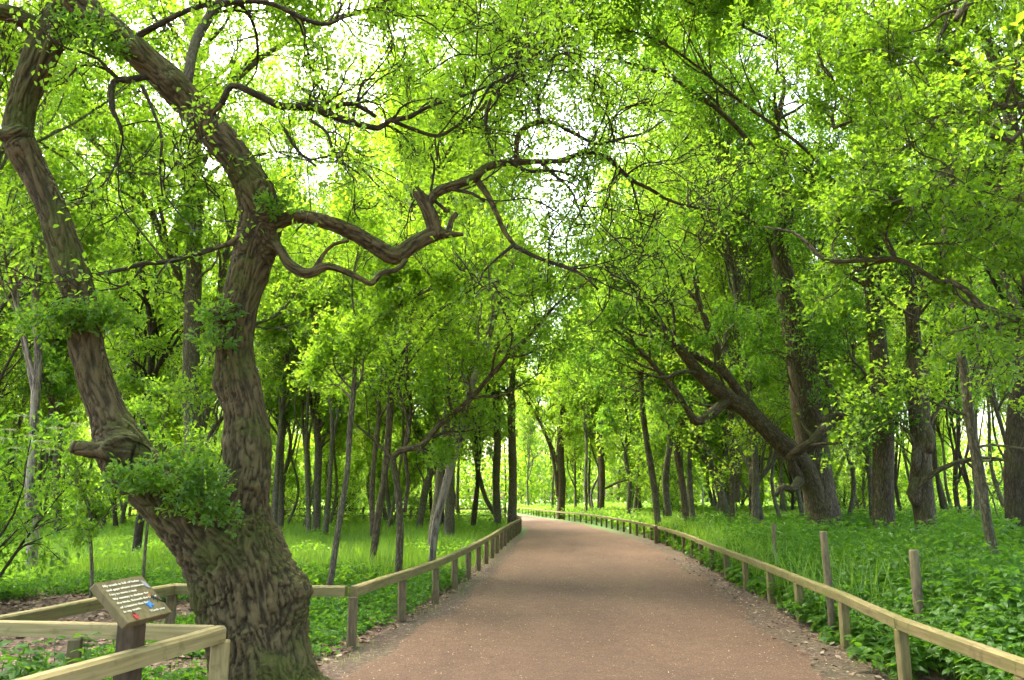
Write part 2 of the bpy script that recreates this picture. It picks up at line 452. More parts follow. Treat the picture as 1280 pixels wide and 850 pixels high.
# ------------------------------------------------------------------ trees
class Tree:
    def __init__(s, seed):
        s.rng = np.random.default_rng(seed)
        s.wood = Buf(); s.src = []; s.tw = []          # src: (p, r) polylines that can carry branches
        s.seed = seed
    def limb(s, rows, sides=10, lump=.06, step=.12, carry=True, keep=True):
        """rows of (photo x, photo y, width in photo px, distance)"""
        w = []
        for px, py, wd, Y in rows:
            w.append([*P(px, py, Y), wd * depth(px, py, Y) / F / 2])
        return s.limb3(w, sides, lump, step, carry, keep)
    def limb3(s, w, sides=10, lump=.06, step=.12, carry=True, keep=True):
        c = catmull(w, step); p, r = c[:, :3].copy(), np.maximum(c[:, 3], .004)
        if keep: tube1(s.wood, p, r, sides, lump=lump, seed=s.seed + len(s.src))
        if carry: s.src.append((p, r))
        return p, r
    def sprout(s, src, n, ln, lo=.25, hi=1., ang=(35, 75), up=.25, out=None, rmax=.6):
        """starts of n branches on the polylines in src"""
        rng = s.rng
        L = np.array([np.linalg.norm(np.diff(p, axis=0), axis=1).sum() for p, r in src]); pr = L / L.sum()
        pos, dr, le, ra = [], [], [], []
        for k in rng.choice(len(src), n, p=pr):
            p, r = src[k]; m = len(p)
            i = int(rng.uniform(lo, hi) * (m - 1)); i = min(max(i, 1), m - 1)
            T = p[i] - p[i - 1]; T /= max(np.linalg.norm(T), 1e-9)
            q = rng.normal(size=3); q -= T * (q @ T); q[2] += .3; q /= np.linalg.norm(q)
            a = math.radians(rng.uniform(*ang))
            d = T * math.cos(a) + q * math.sin(a); d[2] += up
            if out is not None: d = d + np.asarray(out)
            d /= np.linalg.norm(d)
            pos.append(p[i]); dr.append(d); le.append(rng.uniform(*ln)); ra.append(r[i])
        le = np.array(le); ra = np.minimum(np.array(ra) * rmax, .012 + le * .017)
        return np.array(pos), np.array(dr), le, ra
    def level(s, st, nseg, wig, up, sides, rmin=.004, bend=None):
        pos, d, L, r0 = st; B = len(pos); rng = s.rng
        pts = [pos]; cur = pos.copy(); d = d.copy(); tgt = norm(rng.normal(size=(B, 3)))
        for i in range(nseg):
            if i % 2 == 0: tgt = norm(rng.normal(size=(B, 3)))
            d = d + tgt * wig; d[:, 2] += up
            d = norm(d); cur = cur + d * (L / nseg)[:, None]; pts.append(cur.copy())
        p = np.stack(pts, 1)
        t = np.linspace(0, 1, nseg + 1)[None]
        r = np.maximum(r0[:, None] * (1 - t) ** .85, rmin)
        tubes(s.wood, p, r, sides)
        return p, r
    def kids(s, p, r, per, ratio, ang=(30, 70), up=.15, lo=.25):
        rng = s.rng; B, n = p.shape[:2]
        k = np.repeat(np.arange(B), per)
        t = rng.uniform(lo, 1., len(k)); x = t * (n - 1); i = np.minimum(x.astype(int), n - 2); fr = (x - i)[:, None]
        pos = p[k, i] * (1 - fr) + p[k, i + 1] * fr
        T = norm(p[k, i + 1] - p[k, i])
        q = rng.normal(size=T.shape); q -= T * (q * T).sum(1, keepdims=True); q = norm(q)
        a = np.radians(rng.uniform(*ang, len(k)))[:, None]
        d = T * np.cos(a) + q * np.sin(a); d[:, 2] += up
        L0 = np.linalg.norm(np.diff(p, axis=1), axis=2).sum(1)[k]
        L = L0 * rng.uniform(*ratio, len(k)) * (1.15 - .6 * t)
        rr = np.minimum(r[k, i] * .7, .006 + .012 * L)
        return pos, norm(d), L, rr
    def foliage(s, buf, p, per, size, spread=.07, fine=True, flat=.9, lo=.25, asp=.6, mask=None):
        rng = s.rng; B, n = p.shape[:2]
        k = np.repeat(np.arange(B), per)
        nodes = rng.integers(1, 5, len(k)) / 4.; t = lo + (1 - lo) * nodes + rng.normal(size=len(k)) * .02; x = np.clip(t, 0, .999) * (n - 1); i = x.astype(int); fr = (x - i)[:, None]
        pos = p[k, i] * (1 - fr) + p[k, i + 1] * fr
        T = norm(p[k, i + 1] - p[k, i])
        pos = pos + rng.normal(size=pos.shape) * spread
        if mask is not None:
            m = mask(pos); pos, T = pos[m], T[m]
        d = norm(T * .5 + rng.normal(size=pos.shape) * .75 + np.array([0, 0, -.08]))
        nr = norm(rng.normal(size=pos.shape) * .6 + np.array([0, 0, flat * 1.35]))
        leaves(buf, pos, d, nr, rng.uniform(size * .6, size * 1.25, len(pos)), asp, fine)

def finish(t, crown, name, label, cat, loc, bark, leaf, group=None):
    """an Empty at the foot, trunk and crown under it"""
    e = thing(name, label, cat, loc, group)
    off = np.array(loc, np.float32)
    for b in (t.wood, crown):
        b.v = [x - off for x in b.v]
    obj('trunk', t.wood, bark, e, attr=True)
    if crown.n: obj('crown', crown, leaf, e, smooth=False)
    return e

def full_crown(t, n1, L1, n2, n3, leafn, size, spread=.08, fine=True, lo=.35, up=.25, out=None, mask=None, wig=.32, flat=.9, hi=1.):
    """three orders of branches on every carried limb, leaves on the last"""
    cr = Buf()
    st = t.sprout(t.src, n1, L1, lo=lo, up=up, out=out, hi=hi)
    p1, r1 = t.level(st, 9, wig, .05, 6, .008)
    p2, r2 = t.level(t.kids(p1, r1, n2, (.35, .7)), 6, wig * 1.1, .03, 4, .005)
    p3, r3 = t.level(t.kids(p2, r2, n3, (.35, .65)), 4, wig * 1.1, .0, 3, .0035)
    t.foliage(cr, p3, leafn, size, spread, fine, mask=mask, flat=flat)
    t.foliage(cr, p2, leafn, size, spread * 1.3, fine, mask=mask, flat=flat, lo=.5)
    return cr

# ------------------------------------------------------------------ the ancient oak beside the path
def add_shoots(e, name, leaf, spots, n, rad, size, seed, label=None):
    """epicormic sprays: short stems with leaves round given places on a trunk"""
    rng = np.random.default_rng(seed); cr = Buf()
    pos, d = [], []
    for (c, rr, sq) in spots:
        k = int(n * rr)
        q = norm(rng.normal(size=(k, 3))); q[:, 2] = q[:, 2] * .6 + .1
        pos.append(np.asarray(c) + q * rr * rng.uniform(.15, .8, (k, 1)) * np.asarray(sq)); d.append(norm(q + np.array([0, 0, .35])))
    pos = np.concatenate(pos); d = np.concatenate(d)
    stems = np.stack([pos + d * x for x in (0, .05, .1, .16)], 1)
    per = 7
    k = np.repeat(np.arange(len(pos)), per)
    p0 = pos[k] + d[k] * rng.uniform(.0, .17, (len(k), 1))
    dd = norm(d[k] * .7 + rng.normal(size=p0.shape) * .7)
    leaves(cr, p0, dd, norm(rng.normal(size=p0.shape) * .6 + np.array([0, -.3, 1])), rng.uniform(size * .6, size * 1.25, len(p0)), .55)
    off = np.array(e.location, np.float32); cr.v = [x - off for x in cr.v]
    o = obj(name, cr, leaf, e, smooth=False)
    if label: o['label'] = label
    return o

hero = Tree(11)
HY = 7.1
thick = [  # photo x, y, width, distance
    [(338, 905, 172, 7.0), (328, 865, 136, 7.0), (324, 830, 122, 7.05), (316, 790, 118, 7.1), (308, 745, 120, 7.1), (302, 705, 122, 7.1), (300, 670, 108, 7.1), (302, 640, 76, 7.1), (306, 610, 68, 7.1),
     (309, 580, 64, 7.1), (308, 550, 66, 7.1), (306, 522, 60, 7.1), (300, 490, 60, 7.1), (294, 455, 56, 7.1), (293, 420, 52, 7.1), (299, 385, 52, 7.1), (308, 350, 56, 7.1), (322, 300, 62, 7.1), (326, 270, 60, 7.1),
     (318, 240, 54, 7.05), (298, 203, 47, 7.0), (264, 163, 45, 6.95), (232, 124, 44, 6.9), (195, 86, 43, 6.85), (152, 48, 43, 6.8), (112, 14, 42, 6.8), (80, -20, 40, 6.7), (40, -70, 38, 6.5), (-20, -150, 34, 6.2), (-60, -250, 28, 6.0)],
    [(300, 735, 118, 7.1), (288, 705, 108, 7.05), (262, 672, 92, 7.0), (225, 637, 76, 6.95), (190, 605, 70, 6.9), (160, 575, 72, 6.88), (148, 552, 66, 6.87), (136, 518, 50, 6.87), (121, 480, 46, 6.87), (109, 433, 46, 6.87), (102, 383, 44, 6.87),
     (90, 338, 50, 6.87), (76, 295, 45, 6.87), (66, 265, 40, 6.87), (48, 225, 38, 6.87), (24, 175, 43, 6.87), (28, 130, 41, 6.87), (46, 82, 44, 6.87), (66, 40, 46, 6.9), (92, 2, 44, 7.0), (120, -50, 40, 7.2), (160, -130, 36, 7.4), (190, -230, 28, 7.6)],
    [(330, 284, 40, 7.1), (352, 276, 24, 7.05), (378, 271, 20, 7.0), (413, 279, 22, 7.0), (443, 292, 23, 7.05), (470, 308, 24, 7.1), (494, 320, 26, 7.15), (516, 306, 23, 7.2), (543, 293, 23, 7.25), (558, 293, 13, 7.25), (580, 293, 4, 7.25)],
    [(548, 298, 22, 7.25), (543, 285, 22, 7.25), (535, 262, 21, 7.25), (524, 243, 17, 7.25), (518, 236, 13, 7.25)],
    [(538, 252, 13, 7.25), (545, 241, 16, 7.3), (560, 234, 16, 7.35), (576, 229, 15, 7.4), (593, 222, 14, 7.45), (605, 211, 13, 7.5), (622, 205, 12, 7.55), (640, 203, 11, 7.6), (676, 202, 9, 7.7), (712, 201, 7, 7.8)],
    [(646, 204, 9, 7.62), (646, 176, 9, 7.62), (652, 163, 9, 7.62), (664, 155, 9, 7.6), (684, 152, 8, 7.6), (700, 156, 5, 7.6)],
    [(338, 300, 26, 7.1), (350, 312, 16, 7.0), (362, 330, 17, 6.9), (384, 342, 17, 6.85), (408, 333, 13, 6.85), (428, 338, 11, 6.85), (452, 349, 9, 6.85), (465, 355, 9, 6.9), (476, 341, 9, 6.95), (496, 337, 8, 7.0), (508, 324, 9, 7.1)],
    [(396, 333, 12, 6.85), (404, 318, 7, 6.85), (418, 305, 5, 6.8), (437, 301, 4, 6.8)],
    [(596, 224, 11, 7.5), (612, 248, 9, 7.45), (620, 266, 8, 7.4), (630, 288, 8, 7.4), (644, 308, 7, 7.35)],
    [(160, 565, 30, 6.7), (130, 563, 20, 6.65), (110, 562, 20, 6.6), (94, 559, 20, 6.57)],
    [(60, 60, 30, 6.9), (40, 32, 26, 6.8), (15, 18, 24, 6.7), (-20, 10, 22, 6.6), (-80, -20, 18, 6.4)],
    [(560, 290, 10, 7.3), (566, 272, 9, 7.35), (572, 266, 8, 7.35)],
    [(300, 300, 18, 7.0), (286, 305, 9, 6.95), (267, 311, 7, 6.9)],
    [(283, 395, 24, 6.95), (272, 392, 16, 6.85), (264, 388, 9, 6.8)],
    [(258, 172, 20, 6.9), (262, 145, 11, 6.85), (277, 130, 9, 6.85)],
    [(28, 165, 26, 6.8), (8, 170, 16, 6.75), (-14, 160, 12, 6.7), (-60, 120, 10, 6.6)],
]
tb = Buf(); skel = []
for k, rows in enumerate(thick):
    w = [[*P(a, b, Y), wd * (.84 if k > 1 else np.interp(b, [520, 690], [.83, .98])) * depth(a, b, Y) / F / 2] for a, b, wd, Y in rows]
    c = catmull(w, .05); p, r = c[:, :3].copy(), np.maximum(c[:, 3], .02)
    if k == 0:      # root flare
        r = r * (1 + .02 * np.clip((.45 - p[:, 2]) / .6, 0, 1.2))
    r = r * (1 + .035 * noise(p * 2.2, 40 + k))
    tube1(tb, p, r, 28 if k < 2 else 16, lump=.05, seed=k)
    skel.append((p, r))
    hero.src.append((p, r)) if k in (0, 1, 10, 15) else None
tmp = obj('tmp_oak', tb, BARK_HERO)
md = tmp.modifiers.new('r', 'REMESH'); md.mode = 'VOXEL'; md.voxel_size = .0105; md.use_smooth_shade = True
sm = tmp.modifiers.new('s', 'SMOOTH'); sm.factor = .5; sm.iterations = 11
dg = bpy.context.evaluated_depsgraph_get()
me = bpy.data.meshes.new_from_object(tmp.evaluated_get(dg))
bpy.data.objects.remove(tmp)
nv = len(me.vertices)
co = np.empty(nv * 3, np.float32); me.vertices.foreach_get('co', co); co = co.reshape(-1, 3).astype(float)
nr = np.empty(nv * 3, np.float32); me.vertex_normals.foreach_get('vector', nr); nr = nr.reshape(-1, 3).astype(float)
# burls, roots and scars: (photo x, y, distance, radius m, height m)
burls = [(352, 548, 6.95, .15, .11), (334, 605, 6.9, .14, .08), (372, 735, 6.95, .22, .22), (371, 775, 6.9, .12, .05), (150, 557, 6.6, .20, .05), (92, 338, 6.62, .10, .06), (20, 172, 6.7, .14, .06),
         (350, 818, 6.5, .13, .13), (366, 846, 6.55, .12, .13), (305, 838, 6.5, .15, .11), (364, 872, 6.7, .12, .04), (290, 800, 6.6, .2, .05), (270, 480, 7.0, .11, .05), (340, 640, 6.9, .12, .05),
         (330, 232, 6.9, .10, .05), (225, 610, 6.6, .14, .06), (262, 392, 6.9, .09, .05), (345, 790, 6.5, .18, -.06), (322, 815, 6.45, .10, -.08), (116, 440, 6.6, .09, .03), (214, 100, 6.7, .12, .05), (160, 60, 6.6, .1, .05)]
for bx, by, bY, rad, amp in burls:
    c = P(bx, by, bY); d = co - c
    co = co + nr * (amp * np.exp(-(d ** 2).sum(1) / (rad ** 2)))[:, None]
# the round scar where a limb was sawn off
sc = P(153, 566, 6.52); dirn = norm(np.array([.05, -1, .15])[None])[0]
d = co - sc; ax = d @ dirn; rr = np.linalg.norm(d - ax[:, None] * dirn, axis=1)
front = (np.abs(ax) < .35) & (nr @ dirn > .1)
ring = np.exp(-((rr - .175) / .035) ** 2) * .045 - .05 * (rr < .13)
co = co + dirn * (ring * front)[:, None]
# bark coordinates from the nearest point of the skeleton
SP = np.concatenate([p for p, r in skel]); FR = [frames(p) for p, r in skel]
ST_ = np.concatenate([a[0] for a in FR]); SN = np.concatenate([a[1] for a in FR]); SB = np.concatenate([a[2] for a in FR])
SR = np.concatenate([r for p, r in skel])
SS = np.concatenate([np.concatenate([[0], np.cumsum(np.linalg.norm(np.diff(p, axis=0), axis=1))]) + 3.1 * k for k, (p, r) in enumerate(skel)])
kd = kdtree.KDTree(len(SP))
for i, q in enumerate(SP): kd.insert(q, i)
kd.balance()
idx = np.array([min(kd.find_n(q, 3), key=lambda h: h[2] - SR[h[1]])[1] for q in co])
d = co - SP[idx]; s = SS[idx] + (d * ST_[idx]).sum(1)
lx_, ly_ = (d * SN[idx]).sum(1), (d * SB[idx]).sum(1)
bark = np.stack([lx_, ly_, s * .19], -1)
bark2 = bark * np.array([1, 1, .62])
wq = bark2 + .045 * np.stack([noise(bark * 7, 5), noise(bark * 7, 6), noise(bark * 7, 7)], -1)
hgt = np.abs(noise(wq * np.array([34, 34, 70]), 21)) ** .55 * .75 + np.abs(noise(wq * np.array([60, 60, 120]), 22)) ** .7 * .35 + .2 * noise(wq * 60, 23)
scar = front & (rr < .15)
amp = np.minimum(.055, SR[idx] * .18) * np.where(scar, .12, 1)
co = co + nr * ((hgt - .45) * amp)[:, None]
crev = np.clip(hgt * 1.15, 0, 1)
low = noise(co * 1.6, 31) * .03 + np.maximum(noise(co * 3.1, 33), 0) * .07 * np.clip((1.0 - co[:, 2]) / .8, 0, 1) + noise(co * 4.2, 32) * .012
co = co + nr * (low * np.minimum(1, SR[idx] / .3))[:, None]
E0 = P(330, 850, 7.0); E0[2] = 0
oak = thing('ancient_oak', 'huge gnarled oak with two bending trunks and burls beside the information board', 'tree', tuple(E0))
me.vertices.foreach_set('co', (co - E0).astype(np.float32).ravel())
a = me.attributes.new('bark', 'FLOAT_VECTOR', 'POINT'); a.data.foreach_set('vector', bark.astype(np.float32).ravel())
a = me.attributes.new('relief', 'FLOAT', 'POINT'); a.data.foreach_set('value', crev.astype(np.float32))
me.materials.clear(); me.materials.append(BARK_HERO); me.shade_smooth(); me.update()
link('trunk', me, oak)
# pale sawn face of the stub on the left limb
cb = Buf(); q = P(92.5, 559, 6.56); tube1(cb, np.array([q, q + np.array([-.02, -.004, .003])]), np.array([.054, .048]), 16)
cb.v = [x - E0.astype(np.float32) for x in cb.v]
obj('sawn_stub_face', cb, WOOD_GREY, oak, attr=True)

# finer limbs of the oak, traced
fine = [
    [(700, 201, 7, 7.8), (732, 191, 6, 7.85), (760, 198, 6, 7.9), (788, 224, 5, 8.0), (812, 236, 5, 8.1), (836, 250, 4, 8.2), (872, 260, 3, 8.4), (900, 262, 2, 8.6)],
    [(696, 155, 5, 7.6), (720, 168, 5, 7.65), (748, 180, 4, 7.7), (780, 172, 3.5, 7.8), (806, 166, 3, 7.9), (830, 150, 2, 8.0)],
    [(673, 153, 5, 7.6), (672, 122, 4.5, 7.6), (656, 104, 4, 7.55), (646, 84, 3.5, 7.5), (637, 60, 3, 7.5), (640, 30, 2, 7.4)],
    [(672, 122, 4, 7.6), (688, 92, 3, 7.65), (694, 66, 3, 7.7), (720, 30, 2, 7.8)],
    [(644, 308, 7, 7.35), (672, 322, 5, 7.3), (712, 336, 4.5, 7.3), (730, 345, 3.5, 7.3), (748, 362, 3, 7.3)],
    [(642, 306, 5, 7.35), (620, 324, 3, 7.3), (604, 340, 2.5, 7.3), (600, 352, 2, 7.2)],
    [(616, 192, 3, 7.3), (608, 168, 3.5, 7.3), (610, 134, 4, 7.2), (622, 112, 3.5, 7.2), (640, 98, 3, 7.2), (648, 70, 2, 7.1)],
    [(277, 130, 8, 6.85), (290, 107, 8, 6.85), (320, 118, 9, 6.9), (353, 133, 9, 6.95), (387, 133, 9, 7.0), (410, 143, 9, 7.0), (437, 152, 8, 7.05), (473, 160, 7, 7.1), (488, 150, 6, 7.1), (510, 147, 6, 7.15), (537, 133, 4, 7.2), (587, 117, 3, 7.3), (616, 104, 2, 7.4)],
    [(408, 141, 6, 7.0), (427, 130, 6, 7.0), (450, 133, 6, 7.05), (470, 146, 5, 7.1)],
    [(490, 151, 5, 7.1), (520, 163, 5, 7.2), (547, 170, 4.5, 7.25), (567, 160, 4, 7.3), (593, 140, 3.5, 7.3), (613, 107, 3, 7.3), (634, 96, 2, 7.3)],
    [(267, 311, 7, 6.9), (233, 321, 7, 6.8), (207, 328, 6, 6.75), (180, 329, 6, 6.7), (157, 336, 5, 6.7), (120, 343, 4, 6.6)],
    [(160, 52, 9, 6.8), (200, 30, 7, 6.7), (250, 8, 6, 6.6), (320, 2, 6, 6.6), (353, 10, 6, 6.6), (383, 25, 6, 6.6), (410, 30, 5, 6.6), (430, 20, 3, 6.6)],
    [(560, 265, 5, 7.3), (540, 246, 4, 7.3), (541, 225, 3, 7.25), (543, 205, 3, 7.2), (538, 192, 2, 7.2)],
    [(560, 236, 5, 7.35), (590, 242, 4, 7.3), (606, 252, 3, 7.3)],
    [(380, 92, 0, 7.0), (378, 70, 3, 7.0), (452, 130, 0, 7.0)][:0],
    [(440, 152, 4, 7.05), (446, 128, 4, 7.0), (455, 100, 3, 7.0), (470, 98, 2, 7.0)],
    [(640, 203, 6, 7.6), (660, 214, 5, 7.5), (690, 213, 4, 7.5), (720, 222, 3, 7.5), (735, 245, 2, 7.4)],
    [(180, 150, 7, 6.8), (142, 100, 0, 0)][:0],
    [(190, 95, 8, 6.8), (160, 100, 9, 6.7), (142, 103, 8, 6.65), (140, 135, 7, 6.6), (147, 150, 4, 6.6), (152, 168, 3, 6.6)],
    [(178, 108, 5, 6.7), (190, 135, 4, 6.65), (202, 172, 4, 6.6), (200, 210, 3, 6.6), (203, 245, 2, 6.6)],
    [(300, 170, 8, 6.9), (262, 118, 7, 6.9), (245, 105, 8, 6.95), (240, 98, 5, 7)][:0],
    [(676, 203, 5, 7.7), (700, 225, 4, 7.6), (715, 240, 3, 7.6), (732, 285, 2, 7.5)],
    [(356, 162, 5, 6.9), (372, 188, 4, 6.85), (395, 208, 3, 6.8)],
    [(388, 150, 5, 7.0), (408, 165, 4, 6.95), (420, 195, 4, 6.9), (450, 218, 2, 6.85)],
]
for rows in fine:
    if rows: hero.limb(rows, 8, .05, .06)
# twigs on the traced limbs, then the great crown above the picture
tw = [s_ for s_ in hero.src[4:]]
out = np.array([.0, .15, -.1])
st = hero.sprout(tw, 95, (.45, 1.3), lo=.25, ang=(25, 75), up=.1)
p1, r1 = hero.level(st, 8, .42, .0, 5, .007)
p2, r2 = hero.level(hero.kids(p1, r1, 6, (.4, .8)), 6, .45, -.02, 4, .005)
p3, r3 = hero.level(hero.kids(p2, r2, 3, (.4, .8)), 4, .45, -.02, 3, .0035)
cr = Buf()
hero.foliage(cr, p3, 8, .052, .07)
# upper crown
up_limbs = [
    [(-20, -150, 26, 6.2), (120, -330, 22, 6.8), (260, -460, 18, 7.6), (380, -540, 12, 8.6), (480, -580, 6, 9.5)],
    [(190, -230, 24, 7.6), (330, -330, 18, 8.4), (430, -380, 12, 9.2), (500, -400, 7, 10.)],
    [(120, -50, 22, 7.2), (230, -110, 18, 7.4), (360, -150, 14, 7.8), (460, -170, 8, 8.4), (540, -170, 4, 9.0)],
    [(190, -230, 16, 7.6), (340, -240, 13, 9.5), (480, -250, 10, 11.), (600, -230, 7, 12.), (700, -170, 4, 13)],
    [(300, -20, 9, 8.4), (420, -60, 8, 9.6), (530, -80, 7, 10.6), (640, -90, 5, 11.6), (720, -60, 3, 12.2)],
    [(-60, -250, 20, 6.0), (-160, -330, 16, 6.3), (-260, -360, 10, 7.0), (-360, -340, 5, 8.0)],
    [(-80, -20, 16, 6.4), (-160, -60, 12, 6.5), (-240, -60, 8, 7.0)],
    [(60, -40, 20, 6.9), (60, -160, 16, 8.2), (120, -240, 12, 10), (200, -230, 8, 11.5)],
    [(232, 110, 14, 6.9), (250, 40, 12, 7.6), (300, -20, 10, 8.4), (380, -60, 7, 9.2), (450, -60, 4, 9.8)],
]
a0 = len(hero.src)
for rows in up_limbs: hero.limb(rows, 8, .05, .15)
st = hero.sprout(hero.src[a0:], 92, (1.2, 3.2), lo=.2, ang=(30, 75), up=.05, out=(.15, .45, .1))
q1, _ = hero.level(st, 9, .33, .0, 6, .009)
q2, _ = hero.level(hero.kids(q1, _, 5, (.35, .7)), 6, .36, .0, 4, .006)
q3, _ = hero.level(hero.kids(q2, _, 3, (.35, .7)), 4, .36, .0, 3, .004)
hero.foliage(cr, q3, 78, .064, .14, mask=lambda q: (q[:, 1] > 7.15) | (q[:, 2] > 7.4))
for b in (hero.wood, cr): b.v = [x - E0.astype(np.float32) for x in b.v]
obj('branches', hero.wood, BARK_DARK, oak, attr=True)
obj('crown', cr, LEAF_OAK, oak, smooth=False)
add_shoots(oak, 'leafy_shoots', LEAF_SHOOT, [(P(205, 608, 6.5), .36, (1.1, .5, .55)), (P(245, 632, 6.5), .26, (1, .5, .8)), (P(168, 602, 6.45), .2, (1.1, .5, .5)), (P(255, 600, 6.55), .18, (1, .5, .8)), (P(236, 586, 6.5), .14, (1, .5, 1.2)), (P(270, 650, 6.55), .12, (1, .5, .8)),
                                            (P(70, 405, 6.65), .30, (1, .7, .6)), (P(130, 402, 6.65), .26, (1, .7, .6)), (P(100, 400, 6.6), .24, (1, .6, .5)), (P(45, 412, 6.8), .2, (1, .7, .6)), (P(272, 400, 6.85), .2, (.8, .7, 1.2)),
                                            (P(350, 262, 6.9), .16, (1, .7, .7)), (P(105, 40, 6.6), .3, (1, .7, .8)), (P(130, 60, 6.6), .2, (1, .7, .8)), (P(268, 430, 6.85), .14, (.8, .7, 1))], 260, 0, .052, 5)

# ------------------------------------------------------------------ trees traced one by one
DENS = 3.5
def traced(name, label, cat, limbs, bark_m, leaf_m, seed, crown=dict(), sides=12, sink=.25, group=None, lump=.07, slim=.84):
    t = Tree(seed)
    for k, rows in enumerate(limbs):
        rows = [(a_, b_, w_ * slim, y_) for a_, b_, w_, y_ in rows]
        if k == 0:   # take the foot down to the ground
            px, py, w, Y = rows[0]; q = P(px, py, Y); g0 = float(gz(q[0], Y))
            sl = (rows[0][0] - rows[1][0]) / max(1e-3, rows[0][1] - rows[1][1])
            m = depth(px, py, Y) / F
            dz = q[2] - g0 + sink
            base = [q[0] + sl * dz, Y, g0 - sink]
            w3 = [[*base, w * m / 2 * 1.22]] + [[*(q * .35 + np.array(base) * .65), w * m / 2 * 1.05]] if dz > .35 else [[*base, w * m / 2 * 1.2]]
            w3 += [[*P(a, b, y_), wd * depth(a, b, y_) / F / 2] for a, b, wd, y_ in rows]
            t.limb3(np.array(w3), sides, lump, .15)
            foot = (base[0], Y, g0)
        else:
            t.limb(rows, max(6, sides - 3), lump, .12)
    kw = dict(n1=16, L1=(1.4, 3.), n2=6, n3=4, leafn=7, size=.10)
    kw.update(crown); kw['leafn'] = int(kw['leafn'] * DENS)
    cr = full_crown(t, **kw)
    return finish(t, cr, name, label, cat, foot, bark_m, leaf_m, group), t

MID = dict(n1=18, L1=(1.5, 3.6), n2=6, n3=4, leafn=6, size=.10, spread=.09, lo=.33, up=.5)
# --- right of the path
traced('leaning_oak', 'massive leaning oak with a long low limb, right of the path', 'tree', [
    [(1032, 652, 44, 22), (1024, 615, 40, 22), (1016, 560, 38, 22), (1009, 510, 38, 22), (1003, 460, 36, 22), (994, 410, 32, 22), (984, 365, 28, 22), (976, 310, 22, 22), (985, 240, 16, 22), (970, 170, 10, 22), (980, 110, 5, 22), (976, 70, 2, 22)],
    [(980, 260, 7, 22), (930, 170, 6, 21.5), (860, 110, 5, 21), (790, 80, 4, 20.5), (720, 70, 3, 20)],
    [(1027, 640, 26, 21.9), (1013, 600, 30, 21.8), (990, 566, 26, 21.6), (960, 538, 23, 21.4), (932, 512, 21, 21.2), (908, 495, 19, 21), (880, 472, 17, 20.8), (860, 448, 14, 20.6), (836, 418, 10, 20.4), (812, 392, 9, 20.2), (790, 360, 5, 20)],
    [(956, 536, 16, 21.4), (942, 512, 13, 21.2), (928, 496, 12, 21.1), (908, 470, 11, 21), (876, 448, 9, 20.8), (844, 428, 8, 20.6), (815, 400, 5, 20.4)],
    [(918, 482, 11, 21), (902, 458, 10, 21), (896, 436, 9, 21), (882, 400, 8, 21), (872, 370, 7, 21), (868, 335, 6, 21), (850, 300, 4, 21)],
    [(910, 500, 14, 21), (888, 517, 12, 20.8), (870, 527, 11, 20.7), (858, 508, 9, 20.5), (842, 486, 8, 20.4), (820, 460, 6, 20.2), (796, 434, 5, 20), (764, 408, 3, 19.8)],
    [(1000, 600, 14, 21.6), (988, 574, 12, 21.2), (1004, 560, 12, 20.8), (1016, 553, 13, 20.7), (1028, 540, 15, 20.8), (1036, 524, 15, 21), (1056, 516, 14, 21), (1066, 500, 12, 21), (1086, 490, 9, 21), (1110, 480, 6, 21)],
    [(1000, 600, 12, 21), (990, 612, 10, 20.8), (978, 608, 8, 20.7), (970, 620, 5, 20.6)],
], BARK, LEAF_DEEP, 101, dict(n1=46, L1=(1.4, 3.6), n2=6, n3=4, leafn=6, size=.10, spread=.09, lo=.35, up=.4), sides=20, lump=.1, slim=.98)
traced('straight_oak', 'tall straight dark oak trunk standing right of the massive leaning oak', 'tree', [
    [(1105, 656, 27, 20), (1104, 620, 26, 20), (1104, 560, 26, 20), (1103, 500, 25, 20), (1098, 440, 23, 20), (1093, 380, 21, 20), (1090, 300, 19, 20), (1094, 200, 15, 20), (1090, 100, 9, 20), (1093, 20, 4, 20), (1090, -20, 2, 20)],
    [(1090, 300, 5, 20), (1020, 200, 4.5, 19), (930, 130, 4, 18.4), (820, 50, 3, 17.4), (690, 20, 2, 16.5)],
    [(1090, 170, 5, 20), (1010, 80, 4, 19), (900, 20, 3, 18), (800, -20, 2, 17)]],
    BARK, LEAF_OAK, 102, dict(MID, n1=90, L1=(1.6, 4.2), lo=.4, leafn=8, size=.11), sides=18, slim=.95)
traced('burly_oak', 'knobbly oak trunk with dark burls between the straight oak and the thin tree', 'tree', [
    [(1158, 660, 31, 19), (1154, 630, 30, 19), (1152, 600, 31, 19), (1152, 560, 28, 19), (1149, 520, 29, 19), (1146, 470, 24, 19), (1142, 420, 20, 19), (1138, 340, 14, 19), (1140, 240, 8, 19)],
    [(1146, 634, 10, 18.9), (1143, 616, 20, 18.85), (1146, 598, 10, 18.9)], [(1160, 566, 10, 18.8), (1161, 548, 18, 18.85), (1158, 530, 10, 18.9)], [(1146, 590, 8, 18.8), (1145, 574, 15, 18.8), (1148, 560, 8, 18.9)]],
    BARK, LEAF_DEEP, 103, dict(MID, n1=22, lo=.4), sides=20, lump=.16)
